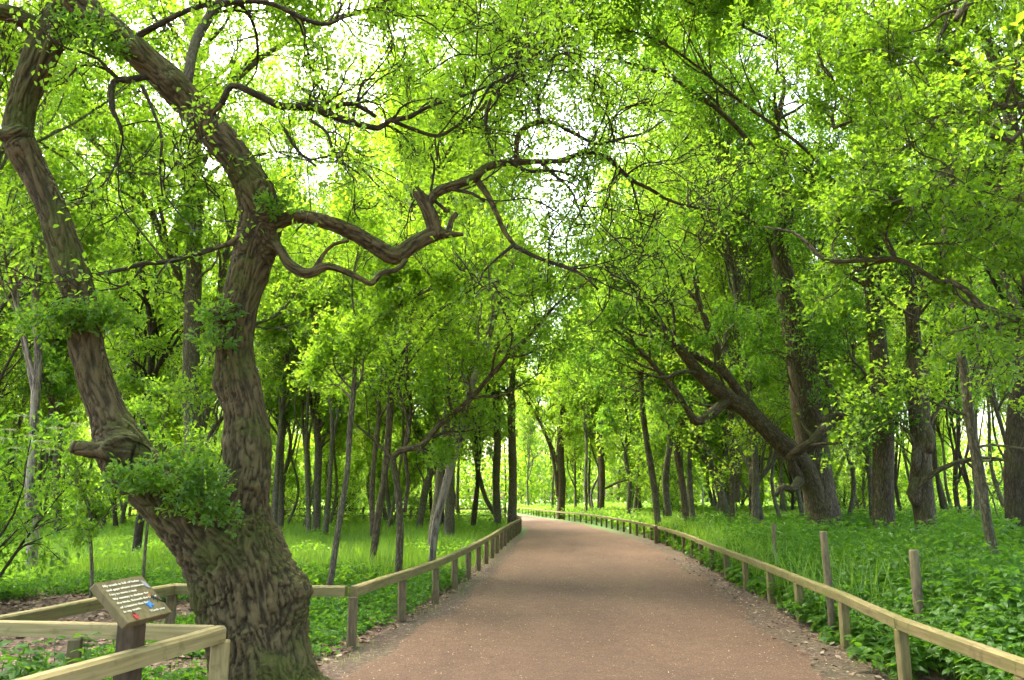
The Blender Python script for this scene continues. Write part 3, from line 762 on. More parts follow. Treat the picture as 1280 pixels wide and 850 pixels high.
e, _t = traced('thin_leaning_tree', 'thin brown tree leaning left, in front of the broad blackish trunk at the right', 'tree', [
    [(1247, 706, 15, 12), (1234, 655, 14, 12), (1226, 600, 14, 12), (1213, 530, 14, 12), (1206, 470, 13, 12), (1199, 430, 12, 12), (1192, 380, 11, 12), (1180, 300, 9, 12.2), (1190, 200, 7, 12.4), (1180, 90, 5, 12.6)],
    [(1210, 520, 4, 12), (1190, 512, 4, 11.9), (1160, 500, 3, 11.7), (1140, 492, 2, 11.5)],
    [(1218, 560, 4, 12), (1240, 556, 4, 11.8), (1275, 560, 3, 11.6), (1300, 562, 2, 11.4)],
    [(1200, 432, 5, 12), (1170, 410, 5, 11.8), (1140, 395, 6, 11.6), (1115, 380, 5, 11.4), (1100, 365, 3, 11.2)]],
    BARK_GREY, LEAF_FRESH, 104, dict(n1=18, L1=(.8, 2.2), n2=6, n3=4, leafn=4, size=.075, spread=.07, lo=.6, up=.45), sides=12)
traced('dark_stump_tree', 'broad blackish old trunk with rough bark at the right margin', 'tree', [
    [(1274, 672, 34, 15.5), (1272, 630, 32, 15.5), (1270, 590, 32, 15.5), (1274, 550, 32, 15.5), (1276, 500, 32, 15.5), (1284, 440, 26, 15.5), (1290, 360, 18, 15.5), (1296, 260, 10, 15.5)]],
    BARK_DARK, LEAF_DEEP, 105, dict(MID, n1=20, lo=.5), sides=20, lump=.14)
traced('bent_sapling', 'slender pale bent sapling just left of the straight oak', 'tree', [
    [(1090, 640, 8, 24), (1088, 600, 8, 24), (1082, 565, 9, 24), (1078, 530, 8, 24), (1070, 490, 6, 24), (1066, 430, 4, 24)]], BARK_GREY, LEAF_FRESH, 106, dict(n1=12, L1=(1., 2.2), n2=5, n3=3, leafn=7, size=.12, spread=.12, lo=.4))
# a large oak just outside the right margin whose limbs reach into the picture
traced('overhanging_oak', 'oak outside the right margin whose crooked lichen-pale limbs hang over the fence', 'tree', [
    [(1480, 640, 70, 9.5), (1470, 540, 62, 9.5), (1440, 440, 56, 9.5), (1410, 330, 50, 9.5), (1400, 200, 42, 9.5), (1380, 60, 34, 9.4), (1340, -80, 26, 9.2), (1300, -220, 16, 9)],
    [(1420, 400, 26, 9.5), (1340, 410, 16, 9.4), (1290, 402, 13, 9.3), (1267, 398, 12, 9.2), (1245, 390, 11, 9.2), (1227, 383, 10, 9.2), (1207, 363, 9, 9.3), (1190, 352, 8, 9.3), (1173, 352, 7, 9.4), (1147, 336, 8, 9.4), (1120, 324, 8, 9.5), (1080, 325, 7, 9.6), (1033, 326, 7, 9.7), (1010, 305, 6, 9.8), (990, 290, 4, 9.9), (955, 284, 3, 10)],
    [(1400, 170, 24, 9.5), (1330, 135, 15, 9.3), (1280, 131, 12, 9.2), (1250, 133, 11, 9.1), (1237, 128, 10, 9.1), (1233, 110, 9, 9.1), (1212, 92, 8, 9.1), (1190, 75, 8, 9.1), (1172, 55, 6, 9.1), (1180, 35, 5, 9.1), (1187, 10, 4, 9.1)],
    [(1400, 230, 20, 9.5), (1320, 170, 10, 9.3), (1284, 160, 8, 9.2), (1262, 176, 7, 9.1), (1236, 168, 6, 9.0), (1207, 188, 5, 9.0), (1180, 215, 5, 8.9), (1160, 231, 4, 8.9), (1143, 243, 4, 8.8), (1105, 255, 3, 8.7)],
    [(1143, 243, 3, 8.8), (1140, 265, 3, 8.8), (1128, 285, 2, 8.8)],
    [(1250, 133, 6, 9.1), (1225, 142, 7, 9.2), (1196, 138, 6, 9.3), (1160, 150, 5, 9.4), (1120, 138, 4, 9.5), (1085, 125, 4, 9.6), (1043, 163, 0, 9)][:6],
    [(1110, 160, 5, 9.6), (1080, 160, 5, 9.7), (1068, 150, 5, 9.7), (1043, 160, 6, 9.8), (1040, 147, 6, 9.8), (1027, 133, 5, 9.8), (1010, 128, 4, 9.8), (993, 127, 3, 9.9), (967, 138, 2, 10)],
    [(1400, 60, 26, 9.4), (1330, 10, 20, 9.2), (1270, -20, 18, 9), (1210, 5, 12, 8.8), (1195, 25, 8, 8.7)],
    [(1410, 330, 16, 9.5), (1330, 250, 10, 9.3), (1284, 240, 8, 9.1), (1268, 262, 7, 9.0), (1240, 284, 6, 9.0), (1205, 300, 5, 9), (1150, 306, 3, 9)],
    [(1380, -20, 22, 9.4), (1250, -60, 16, 9.8), (1100, -70, 12, 10.4), (960, -60, 9, 11), (840, -40, 6, 11.6), (760, -10, 3, 12)],
    [(1340, -100, 20, 9.2), (1180, -200, 15, 10.5), (1000, -240, 11, 12), (860, -230, 7, 13), (760, -200, 3, 14)],
], BARK_GREY, LEAF_OAK, 107, dict(n1=130, L1=(.7, 2.2), n2=6, n3=4, leafn=5, size=.068, spread=.055, lo=.15, up=.4, wig=.38), sides=14)
# trees beyond the right fence
mid_right = [
    ('forked_tree', 'pair of crossing slim trunks behind the double post of the right fence', [[(822, 648, 10, 32), (818, 610, 10, 32), (810, 560, 9, 32), (803, 510, 8, 32), (800, 460, 6, 32), (780, 380, 4, 32)], [(836, 645, 10, 33), (832, 600, 10, 33), (838, 540, 9, 33), (832, 490, 8, 33), (826, 400, 5, 33)]]),
    ('slim_tree', 'single slim dark trunk behind the middle of the right fence', [[(857, 640, 9, 30), (852, 600, 10, 30), (846, 560, 9, 30), (850, 520, 8, 30), (842, 470, 7, 30), (836, 400, 5, 30)]]),
    ('spreading_tree', 'low forked tree with wide spreading limbs left of the massive leaning oak', [[(905, 628, 10, 30), (900, 606, 10, 30), (896, 590, 9, 30), (880, 574, 7, 30), (868, 548, 6, 30), (852, 520, 4, 30)], [(898, 596, 7, 30), (908, 566, 6, 30), (906, 530, 5, 30), (912, 500, 4, 30)]]),
    ('twin_stem_tree', 'two close upright stems beside the spreading tree at the right', [[(915, 628, 8, 28), (916, 580, 8, 28), (914, 520, 8, 28), (918, 450, 7, 28), (915, 380, 5, 28)], [(923, 628, 6, 28.4), (922, 570, 6, 28.4), (926, 500, 5, 28.4), (930, 430, 4, 28.4)]]),
    ('crooked_shrub_tree', 'short crooked many-limbed tree under the limb of the leaning oak', [[(948, 634, 10, 25), (944, 614, 10, 25), (948, 600, 9, 25), (960, 586, 6, 25), (972, 570, 4, 25)], [(944, 612, 7, 25), (938, 596, 6, 25), (942, 576, 5, 25), (938, 550, 4, 25)]]),
    ('wayside_tree', 'solid dark trunk with low side branches beyond the bend of the path', [[(752, 636, 8, 55), (753, 600, 9, 55), (752, 560, 8, 55), (756, 510, 7, 55), (750, 440, 5, 55)], [(753, 612, 4, 55), (770, 604, 3.5, 54), (790, 596, 3, 53)]]),
    ('slender_birch', 'slender pale birch trunk between dark trunks beyond the bend', [[(733, 640, 4, 58), (732, 600, 5, 58), (733, 560, 4, 58), (730, 500, 3, 58), (733, 420, 2, 58)]]),
    ('bend_oak', 'thick trunk fanning into many limbs just outside the bend of the path', [[(701, 634, 12, 62), (702, 600, 12, 62), (700, 560, 11, 62), (703, 520, 8, 62), (700, 470, 6, 62)], [(698, 620, 8, 62), (694, 590, 6, 62), (688, 560, 5, 62), (676, 530, 4, 61)], [(702, 590, 7, 62), (690, 560, 5, 62), (676, 530, 4, 62), (660, 500, 3, 62)]]),
    ('curved_tree', 'thin trunk curving right behind the far fence rail', [[(786, 636, 6, 48), (787, 600, 6, 48), (782, 570, 6, 48), (784, 530, 5, 48), (778, 460, 4, 48)], [(800, 630, 4, 50), (796, 606, 4, 50), (799, 580, 3, 50), (806, 550, 2, 50)]]),
]
for k, (nm, lb, lm) in enumerate(mid_right):
    traced(nm, lb, 'tree', lm, BARK_BIRCH if 'birch' in nm else (BARK if k % 2 else BARK_WOOD), (LEAF_OAK, LEAF_FRESH, LEAF_DEEP)[k % 3], 120 + k, dict(MID, n1=20 if k not in (4,) else 12, lo=.45, size=.12 if k < 5 else .18, leafn=4), sides=10)

# --- left of the path
traced('arching_tree', 'slim dark tree whose long crooked limb arches up over the left fence', 'tree', [
    [(499, 694, 11, 16), (500, 650, 11, 16), (497, 610, 10, 16), (491, 572, 9, 16), (500, 563, 9, 15.9), (528, 556, 9, 15.8), (550, 530, 9, 15.7), (582, 505, 8, 15.6), (608, 476, 7, 15.5), (640, 440, 6, 15.3), (668, 412, 5, 15.2), (692, 384, 4, 15), (720, 360, 3, 14.8)],
    [(492, 574, 6, 16), (478, 560, 5, 16), (462, 545, 4, 15.9), (446, 532, 3, 15.8)],
    [(503, 566, 5, 16), (512, 540, 5, 16), (506, 512, 4, 16), (498, 480, 4, 16), (508, 450, 3, 16)],
    [(506, 640, 6, 16.2), (510, 600, 6, 16.2), (506, 560, 6, 16.3), (514, 510, 5, 16.3), (508, 450, 5, 16.3), (516, 380, 4, 16.3)],
    [(499, 446, 4, 16), (520, 420, 4, 15.8), (540, 395, 3, 15.7), (575, 372, 3, 15.5), (600, 355, 2, 15.4)]],
    BARK, LEAF_OAK, 140, dict(n1=34, L1=(.8, 2.4), n2=6, n3=4, leafn=4, size=.085, spread=.1, lo=.4), sides=12)
traced('twin_trunk_tree', 'two dark slim trunks rising side by side from the grass left of the arching tree', 'tree', [
    [(467, 690, 11, 18), (472, 650, 11, 18), (480, 600, 10, 18), (486, 540, 10, 18), (489, 480, 10, 18), (493, 430, 8, 18), (500, 370, 7, 18), (505, 290, 6, 18), (560, 190, 5, 17.5), (630, 100, 4, 17), (680, 30, 3, 16.5)],
    [(466, 670, 8, 18.4), (465, 620, 8, 18.4), (468, 570, 7, 18.4), (474, 510, 6, 18.4), (470, 450, 5, 18.4), (476, 380, 4, 18.4)],
    [(490, 440, 5, 18), (503, 422, 5, 17.8), (520, 405, 4, 17.6), (545, 392, 3, 17.4)]],
    BARK, LEAF_OAK, 141, dict(MID, n1=30, L1=(1.5, 4.5), size=.10, lo=.5), sides=12)
traced('leaning_birch', 'birch with flaking white and brown bark leaning right over the left fence', 'tree', [
    [(541, 690, 10, 17), (545, 655, 11, 17), (556, 610, 12, 17), (570, 560, 12, 17), (580, 520, 11, 17), (590, 480, 10, 17), (606, 440, 8, 17), (616, 400, 7, 17), (622, 350, 5, 17), (632, 270, 4, 17)],
    [(571, 560, 5, 17), (590, 530, 4, 16.9), (606, 508, 3, 16.8)]],
    BARK_BIRCH, LEAF_FRESH, 142, dict(MID, n1=20, size=.09, lo=.5), sides=12)
traced('pale_leaning_tree', 'thin greenish tree leaning slightly right just behind the rail corner post', 'tree', [
    [(415, 716, 10, 13), (420, 680, 9, 13), (426, 640, 9, 13), (434, 590, 8, 13), (437, 540, 8, 13), (442, 490, 7, 13), (445, 440, 6, 13), (452, 420, 5, 13), (480, 395, 4, 12.8), (520, 370, 4, 12.6), (560, 352, 3, 12.4), (590, 330, 2, 12.2)],
    [(443, 470, 4, 13), (446, 420, 4, 13), (440, 360, 3, 13), (450, 300, 2, 13)]],
    BARK_GREY, LEAF_FRESH, 143, dict(n1=22, L1=(.6, 1.8), n2=5, n3=4, leafn=7, size=.08, spread=.08, lo=.5), sides=10)
traced('pillar_tree', 'tall grey trunk with a second stem, seen between the two trunks of the ancient oak', 'tree', [
    [(243, 640, 30, 19), (242, 580, 28, 19), (243, 540, 28, 19), (240, 500, 27, 19), (239, 440, 24, 19), (241, 380, 23, 19), (244, 300, 22, 19), (240, 230, 20, 19), (246, 150, 16, 19), (244, 60, 11, 19), (250, -20, 7, 19)],
    [(244, 150, 10, 19), (330, 70, 8, 18), (430, 20, 7, 17.5), (540, 10, 5, 17), (620, 20, 3, 16.5)],
    [(246, 550, 18, 19), (256, 515, 16, 19.1), (264, 480, 14, 19.2), (268, 430, 12, 19.3), (276, 360, 9, 19.4), (290, 280, 6, 19.5)],
    [(244, 620, 6, 19), (262, 545, 7, 18.8), (276, 525, 6, 18.7), (290, 510, 3, 18.6)]],
    BARK_GREY, LEAF_OAK, 144, dict(MID, n1=60, L1=(1.5, 4.4), size=.11, lo=.4), sides=18)
traced('speckled_birch', 'young birch trunk with cracked pale bark by the grass at far left', 'tree', [
    [(41, 668, 16, 17), (39, 640, 15, 17), (38, 600, 14, 17), (42, 560, 13, 17), (44, 500, 12, 17), (48, 440, 11, 17), (44, 380, 10, 17), (52, 300, 8, 17), (48, 200, 6, 17), (60, 90, 4, 17)],
    [(44, 500, 7, 17), (34, 450, 6, 17), (24, 400, 5, 17), (20, 330, 4, 17)],
    [(45, 480, 6, 17), (30, 420, 5, 16.9), (8, 330, 4, 16.8), (2, 260, 3, 16.7)]],
    BARK_BIRCH, LEAF_OAK, 145, dict(MID, n1=26, size=.10, lo=.4), sides=12)
traced('bushy_fork_tree', 'dark tree forking low into upright limbs, framed between the oak trunks', 'tree', [
    [(176, 640, 12, 21), (177, 600, 12, 21), (178, 550, 12, 21), (182, 510, 11, 21), (188, 470, 10, 21), (190, 430, 10, 21), (186, 390, 8, 21), (178, 340, 6, 21), (170, 280, 4, 21)],
    [(189, 480, 7, 21), (200, 455, 6, 20.9), (212, 440, 5, 20.8), (224, 420, 4, 20.7)],
    [(186, 440, 6, 21), (176, 425, 5, 21), (166, 400, 4, 21), (150, 370, 3, 21)]],
    BARK_DARK, LEAF_OAK, 146, dict(MID, n1=24, size=.11, lo=.35), sides=12)
traced('diagonal_tree', 'mossy trunk slanting up to the left behind the fork of the ancient oak', 'tree', [
    [(300, 560, 10, 20), (270, 450, 10, 20), (230, 370, 10, 20), (205, 300, 10, 20), (170, 230, 8, 20), (120, 180, 7, 20), (75, 140, 5, 20), (50, 100, 4, 20)],
    [(215, 330, 6, 20), (190, 220, 5, 20), (160, 160, 4, 20), (140, 90, 3, 20)]],
    BARK, LEAF_OAK, 147, dict(MID, n1=26, size=.11, lo=.4), sides=10, sink=.3)
left_back = [
    ('meadow_tree', 'sturdy forked tree behind the grass, right of the ancient oak', [[(396, 650, 12, 32), (397, 600, 11, 32), (398, 560, 11, 32), (396, 530, 10, 32), (402, 490, 8, 32), (404, 440, 6, 32)], [(397, 540, 7, 32), (412, 515, 6, 32), (432, 490, 5, 32)], [(396, 540, 6, 32), (388, 500, 6, 32), (384, 450, 4, 32)]]),
    ('slim_meadow_tree', 'slim upright tree touching the left of the sturdy forked tree', [[(386, 655, 7, 31), (384, 600, 7, 31), (383, 540, 6, 31), (386, 470, 5, 31), (380, 400, 3, 31)]]),
    ('field_edge_tree', 'grey trunk close to the right side of the ancient oak at the field edge', [[(351, 645, 10, 34), (350, 600, 10, 34), (352, 550, 9, 34), (354, 500, 8, 34), (356, 420, 6, 34)]]),
    ('mossy_tree', 'left one of two mossy trunks where the left fence disappears round the bend', [[(622, 648, 11, 40), (620, 600, 11, 40), (622, 550, 11, 40), (620, 500, 10, 40), (622, 440, 8, 40), (618, 370, 5, 40)], [(618, 642, 8, 41), (606, 620, 7, 41), (598, 590, 6, 41), (592, 560, 5, 41), (590, 520, 4, 41)]]),
    ('mossy_tree', 'right one of two mossy trunks where the left fence disappears round the bend', [[(640, 648, 14, 40), (641, 600, 12, 40), (640, 550, 12, 40), (639, 500, 10, 40), (642, 440, 8, 40), (640, 360, 5, 40)]]),
    ('old_hollow_tree', 'low dark bent tree with a hollow between the birches left of the path', [[(528, 636, 10, 36), (532, 610, 10, 36), (538, 590, 10, 36), (530, 572, 8, 36), (520, 560, 6, 36)], [(537, 596, 7, 36), (546, 580, 6, 36), (544, 556, 5, 36)]]),
    ('grey_pole_tree', 'tall smooth grey trunk behind the leaning birch', [[(560, 645, 10, 30), (562, 600, 10, 30), (560, 550, 10, 30), (558, 500, 9, 30), (560, 430, 8, 30), (556, 340, 5, 30)]]),
    ('broad_pole_tree', 'tall trunk right of the smooth grey one, branching high above the left fence', [[(548, 640, 9, 38), (547, 590, 9, 38), (548, 540, 8, 38), (546, 480, 7, 38), (540, 400, 5, 38)]]),
    ('copse_tree', 'dim trunk in the left-hand shade between the birch and the ancient oak', [[(72, 630, 12, 30), (70, 590, 12, 30), (74, 540, 10, 30), (66, 470, 8, 30), (72, 380, 5, 30)]]),
]
for k, (nm, lb, lm) in enumerate(left_back):
    traced(nm, lb, 'tree', lm, BARK_WOOD if k % 2 else BARK_GREY, (LEAF_FRESH, LEAF_OAK, LEAF_DEEP)[k % 3], 160 + k, dict(MID, n1=20 if k != 5 else 10, lo=.45, size=.14, leafn=6), sides=10)
# saplings on the litter
traced('crooked_sapling', 'thin crooked sapling standing in leaf litter left of the information board', 'sapling', [
    [(115, 712, 5, 11.5), (114, 690, 5, 11.5), (112, 666, 5, 11.5), (113, 640, 5, 11.5), (104, 618, 4, 11.5), (92, 598, 3, 11.5), (80, 580, 2, 11.5)]], BARK_GREY, LEAF_OAK, 180, dict(n1=9, L1=(.4, 1.), n2=4, n3=3, leafn=6, size=.06, spread=.05, lo=.6), sides=8)
traced('straight_sapling', 'thin straight sapling rising directly behind the information board', 'sapling', [
    [(179, 724, 4.5, 11), (181, 690, 4.5, 11), (184, 660, 4, 11), (186, 630, 4, 11), (190, 590, 3, 11), (186, 540, 2, 11)]], BARK_GREY, LEAF_OAK, 181, dict(n1=9, L1=(.4, 1.), n2=4, n3=3, leafn=6, size=.06, spread=.05, lo=.6), sides=8)

# ------------------------------------------------------------------ trees of the wood behind: a few kinds, copied
def proto(seed, H, r0, n1, L1, n2, n3, leafn, size, clear, bark_m, leaf_m, spread=.1, lean=.5, fork=True, name='woodland_tree'):
    t = Tree(seed); rng = t.rng
    def stem(p0, h, r, dx, dy):
        k = 7; w = []
        for i in range(k):
            q = i / (k - 1)
            w.append([p0[0] + dx * q + rng.normal() * .27 * (i > 0), p0[1] + dy * q + rng.normal() * .27 * (i > 0), p0[2] + h * q, r * (1 - .85 * q) * (1.25 if i == 0 and p0[2] <= 0 else 1)])
        return t.limb3(np.array(w), 8, .08, .45)
    stem((0, 0, -.3), H, r0, rng.normal() * lean, rng.normal() * lean)
    if fork:
        p, r = t.src[0]; m = int(len(p) * rng.uniform(.14, .3))
        stem(tuple(p[m]), H * .7, r[m] * .65, rng.uniform(.8, 2.2) * rng.choice([-1, 1]), rng.normal())
    cr = Buf()
    st = t.sprout(t.src, n1, L1, lo=clear, up=.35)
    p1, r1 = t.level(st, 7, .26, .06, 5, .012)
    p2, r2 = t.level(t.kids(p1, r1, n2, (.35, .7)), 5, .3, .03, 3, .008)
    if n3:
        p2, r2 = t.level(t.kids(p2, r2, n3, (.4, .7)), 3, .3, .0, 3, .006)
    t.foliage(cr, p2, leafn, size, spread, False, lo=.1)
    t.foliage(cr, p1, leafn, size, spread * 1.5, False, lo=.4)
    return t.wood, cr, bark_m, leaf_m, name

def shrub_proto(seed, H, W, n, size, leaf_m):
    t = Tree(seed); rng = t.rng; cr = Buf()
    B = 16
    a = rng.uniform(0, 6.28, B); d = norm(np.stack([np.cos(a) * .6, np.sin(a) * .6, np.full(B, .9)], 1))
    p, r = t.level((np.stack([np.cos(a) * .15, np.sin(a) * .15, np.full(B, -.15)], 1), d, np.full(B, H) * rng.uniform(.6, 1, B), np.full(B, .03)), 6, .25, .02, 5, .008)
    p2, r2 = t.level(t.kids(p, r, 7, (.35, .6), lo=.15), 4, .35, .05, 3, .006)
    p3, r3 = t.level(t.kids(p2, r2, 2, (.5, .8), lo=.15), 3, .35, .02, 3, .005)
    t.foliage(cr, p3, n, size, .12, False, lo=.05)
    return t.wood, cr, BARK_DARK, leaf_m, 'shrub'

PROTO = {}
def place(key, x, y, rot, sc, label, cat, group, sz=1.):
    z = float(gz(x, y))
    if key not in PROTO:
        w, c, bm, lm, nm = DEFS[key]()
        PROTO[key] = (make_mesh('trunk', w, bm, attr=True), make_mesh('crown', c, lm, smooth=False), nm)
    mw, mc, nm = PROTO[key]
    e = bpy.data.objects.new(nm, None); COL.objects.link(e); e.location = (x, y, z); e.rotation_euler = (0, 0, rot); e.scale = (sc, sc, sc * sz); e.empty_display_size = .2
    tag(e, label, cat, group)
    link('stems' if nm == 'shrub' else 'trunk', mw, e); link('foliage' if nm == 'shrub' else 'crown', mc, e)
    return e

DEFS = {
    'm0': lambda: proto(301, 17, .095, 34, (2.0, 4.6), 7, 4, 16, .115, .36, BARK_WOOD, LEAF_OAK),
    'm1': lambda: proto(302, 14, .09, 32, (1.8, 4.), 7, 4, 15, .115, .36, BARK_WOOD, LEAF_FRESH, fork=False),
    'm2': lambda: proto(303, 13, .10, 34, (1.8, 4.2), 7, 4, 15, .115, .34, BARK_WOOD, LEAF_DEEP),
    'f0': lambda: proto(304, 16, .12, 36, (1.8, 4.2), 9, 0, 44, .23, .2, BARK_WOOD, LEAF_FAR, spread=.35),
    'f1': lambda: proto(305, 15, .12, 34, (1.8, 4.), 9, 0, 44, .23, .25, BARK_WOOD, LEAF_FRESH, spread=.35),
    'f2': lambda: proto(306, 14, .11, 34, (1.6, 3.6), 9, 0, 44, .23, .2, BARK_DARK, LEAF_FAR, spread=.35, fork=False),
    'b0': lambda: proto(307, 14, .11, 28, (1.4, 3.), 7, 3, 16, .13, .3, BARK_BIRCH, LEAF_FRESH, fork=False, name='birch_tree'),
    't0': lambda: proto(321, 22, .11, 56, (2.6, 6.0), 8, 4, 23, .115, .22, BARK_WOOD, LEAF_OAK, spread=.1),
    't1': lambda: proto(322, 20, .10, 54, (2.4, 5.4), 8, 4, 23, .115, .25, BARK_WOOD, LEAF_FRESH, spread=.1),
    'p0': lambda: proto(341, 15, .085, 30, (1.4, 3.4), 7, 4, 12, .11, .42, BARK_WOOD, LEAF_OAK, name='slim_tree'),
    'p1': lambda: proto(342, 14, .075, 28, (1.4, 3.2), 7, 4, 12, .11, .38, BARK_WOOD, LEAF_FRESH, lean=1.4, name='slim_tree'),
    'p2': lambda: proto(343, 13, .10, 30, (1.8, 3.8), 7, 4, 12, .11, .34, BARK_DARK, LEAF_OAK, lean=1., name='slim_tree'),
    'u0': lambda: proto(331, 7.5, .06, 34, (1.0, 2.4), 7, 3, 16, .12, .12, BARK_WOOD, LEAF_FRESH, spread=.15, name='understorey_tree'),
    'u1': lambda: proto(332, 6.0, .05, 30, (1.0, 2.2), 7, 3, 16, .12, .1, BARK_WOOD, LEAF_OAK, spread=.15, name='understorey_tree'),
    's0': lambda: shrub_proto(310, 2.4, 1.5, 7, .12, LEAF_DEEP),
    's1': lambda: shrub_proto(311, 3.2, 1.6, 7, .14, LEAF_OAK),
}
rng = np.random.default_rng(99)
taken = []
def free(x, y, d):
    for a, b in taken:
        if (a - x) ** 2 + (b - y) ** 2 < d * d: return False
    taken.append((x, y)); return True
def scatter(n, keys, xr, yr, dmin, sc, label, cat, group, cond=None):
    k = 0; tries = 0
    while k < n and tries < 6000:
        tries += 1
        y = rng.uniform(*yr); x = rng.uniform(*xr)
        if abs(x) > .69 * y + 5: continue
        o = float(outside(np.array(x), np.array(y)))
        if o < 1.6 or (cond and not cond(x, y, o)): continue
        if not free(x, y, dmin): continue
        place(keys[k % len(keys)], x, y, rng.uniform(0, 6.28), rng.uniform(*sc), label, cat, group, rng.uniform(.9, 1.12)); k += 1
for (x_, y_, k_) in ((7.2, 24.5, 't0'), (-2.3, 23, 't1'), (6.9, 31, 't1'), (-2.3, 31, 't0'), (-2.2, 44, 't1'), (-5.5, 38, 't1'), (-9, 31, 't0'), (-3.6, 54, 't0'), (8.3, 27, 't1'), (7.6, 36, 't0'), (9.5, 44, 't0'), (7.4, 50, 't1'), (6.3, 60, 't0'),
                     (3.5, 71, 't1'), (-1.5, 76, 't0'), (-20, 30, 't1'), (18, 30, 't1'), (1.8, 88, 't0'), (11, 56, 't0'), (-16, 47, 't0')):
    taken.append((x_, y_)); place(k_, x_, y_, rng.uniform(0, 6.28), rng.uniform(.9, 1.1), 'tall spreading tree whose crown closes over the path', 'tree', 'tall trees on both sides of the path')
for (x_, y_, k_) in ((8.7, 13, 't0'), (-9.7, 14.4, 't1'), (11.5, 9, 't1'), (-10, 5, 't0'), (7.4, .5, 't0'), (-6.5, -3, 't1'), (5.2, -6.5, 't0'), (-4, -12, 't0'), (14, 3, 't1'), (6.0, 5.6, 't1'), (-.5, -18, 't0')):  # trees added with trunks out of view, to shade the near path and close the canopy
    place(k_, x_, y_, rng.uniform(0, 6.28), 1., 'tall tree added out of view for shade on the near path and leaves overhead', 'tree', 'tall trees added out of view for shade and leaves overhead')
lawn = lambda x, y: -17 < x < 0 and 10 < y < 36
scatter(13, ['m0', 'm1', 'm2', 'm0', 'b0'], (-34, -1), (24, 46), 2.6, (.8, 1.15), 'slender leafy tree standing in the wood beyond the grass, left of the path', 'tree', 'trees beyond the grass on the left', lambda x, y, o: not lawn(x, y) and x < -1.5)
scatter(13, ['m2', 'm0', 'm1', 'm2', 'b0'], (6, 36), (28, 50), 2.8, (.8, 1.15), 'slender leafy tree standing in the wood beyond the undergrowth, right of the path', 'tree', 'trees beyond the undergrowth on the right', lambda x, y, o: x > 7)
scatter(32, ['f0', 'f1', 'f2', 'b0'], (-50, 52), (46, 74), 3.0, (.85, 1.25), 'distant tree in the bright wood beyond the bend of the path', 'tree', 'distant trees of the wood', lambda x, y, o: not (x < -4 and y > 50) and not (x > 20))
scatter(34, ['p0', 'p1', 'p2', 'p2'], (-30, -1), (23, 50), 1.7, (.85, 1.15), 'slim many-limbed tree with a high crown, left of the path', 'tree', 'slim trees on the left', lambda x, y, o: not (-15 < x < 0 and y < 30))
scatter(34, ['p0', 'p1', 'p2', 'p2'], (6, 34), (24, 52), 1.7, (.85, 1.15), 'slim many-limbed tree with a high crown, right of the path', 'tree', 'slim trees on the right')
scatter(32, ['u0', 'u1'], (-34, -2), (36, 60), 2.0, (.8, 1.3), 'small bright-leaved tree with branches down to the herbs, left of the path', 'tree', 'young trees of the understorey on the left', lambda x, y, o: not (x > -13 and y < 38))
scatter(16, ['u0', 'u1'], (6, 38), (34, 60), 2.0, (.8, 1.3), 'small bright-leaved tree with branches down to the herbs, right of the path', 'tree', 'young trees of the understorey on the right')
scatter(14, ['s0', 's1'], (-36, -4), (40, 60), 2.2, (.7, 1.3), 'leafy bush under the distant trees left of the path', 'bush', 'bushes left of the path')
scatter(14, ['s1', 's0'], (7, 40), (36, 62), 2.2, (.7, 1.3), 'leafy bush under the distant trees right of the path', 'bush', 'bushes right of the path')

# the wood far off closes the view
t = Tree(400); fw = Buf(); cr = Buf()
n = 150
a = rng.uniform(-.72, .72, n); rad = rng.uniform(96, 122, n)
x, y = np.sin(a) * rad, np.cos(a) * rad
base = np.stack([x, y, np.full(n, -.3)], 1)
p, r = t.level((base, norm(np.array([[0, 0, 1.]]) + rng.normal(size=(n, 3)) * .08), rng.uniform(12, 19, n), rng.uniform(.12, .25, n)), 6, .06, .05, 6, .03)
p2, r2 = t.level(t.kids(p, r, 26, (.12, .28), lo=.12), 4, .3, .05, 3, .02)
t.foliage(cr, p2, 24, .5, .6, False, lo=.1)
m = 26000; a = rng.uniform(-.75, .75, m); rad = rng.uniform(93, 100, m); zz = rng.random(m) ** 1.3 * 6.5
leaves(cr, np.stack([np.sin(a) * rad, np.cos(a) * rad, zz], 1), rng.normal(size=(m, 3)), rng.normal(size=(m, 3)) * .6 + np.array([0, -.4, .7]), rng.uniform(.35, .7, m), .6, False)
far = thing('distant_woodland', None, None); far['kind'] = 'stuff'
obj('trunks', t.wood, BARK, far, attr=True); obj('crowns', cr, LEAF_FAR, far, smooth=False)

# ------------------------------------------------------------------ ground cover
def cover_z(x, y): return gz(x, y)

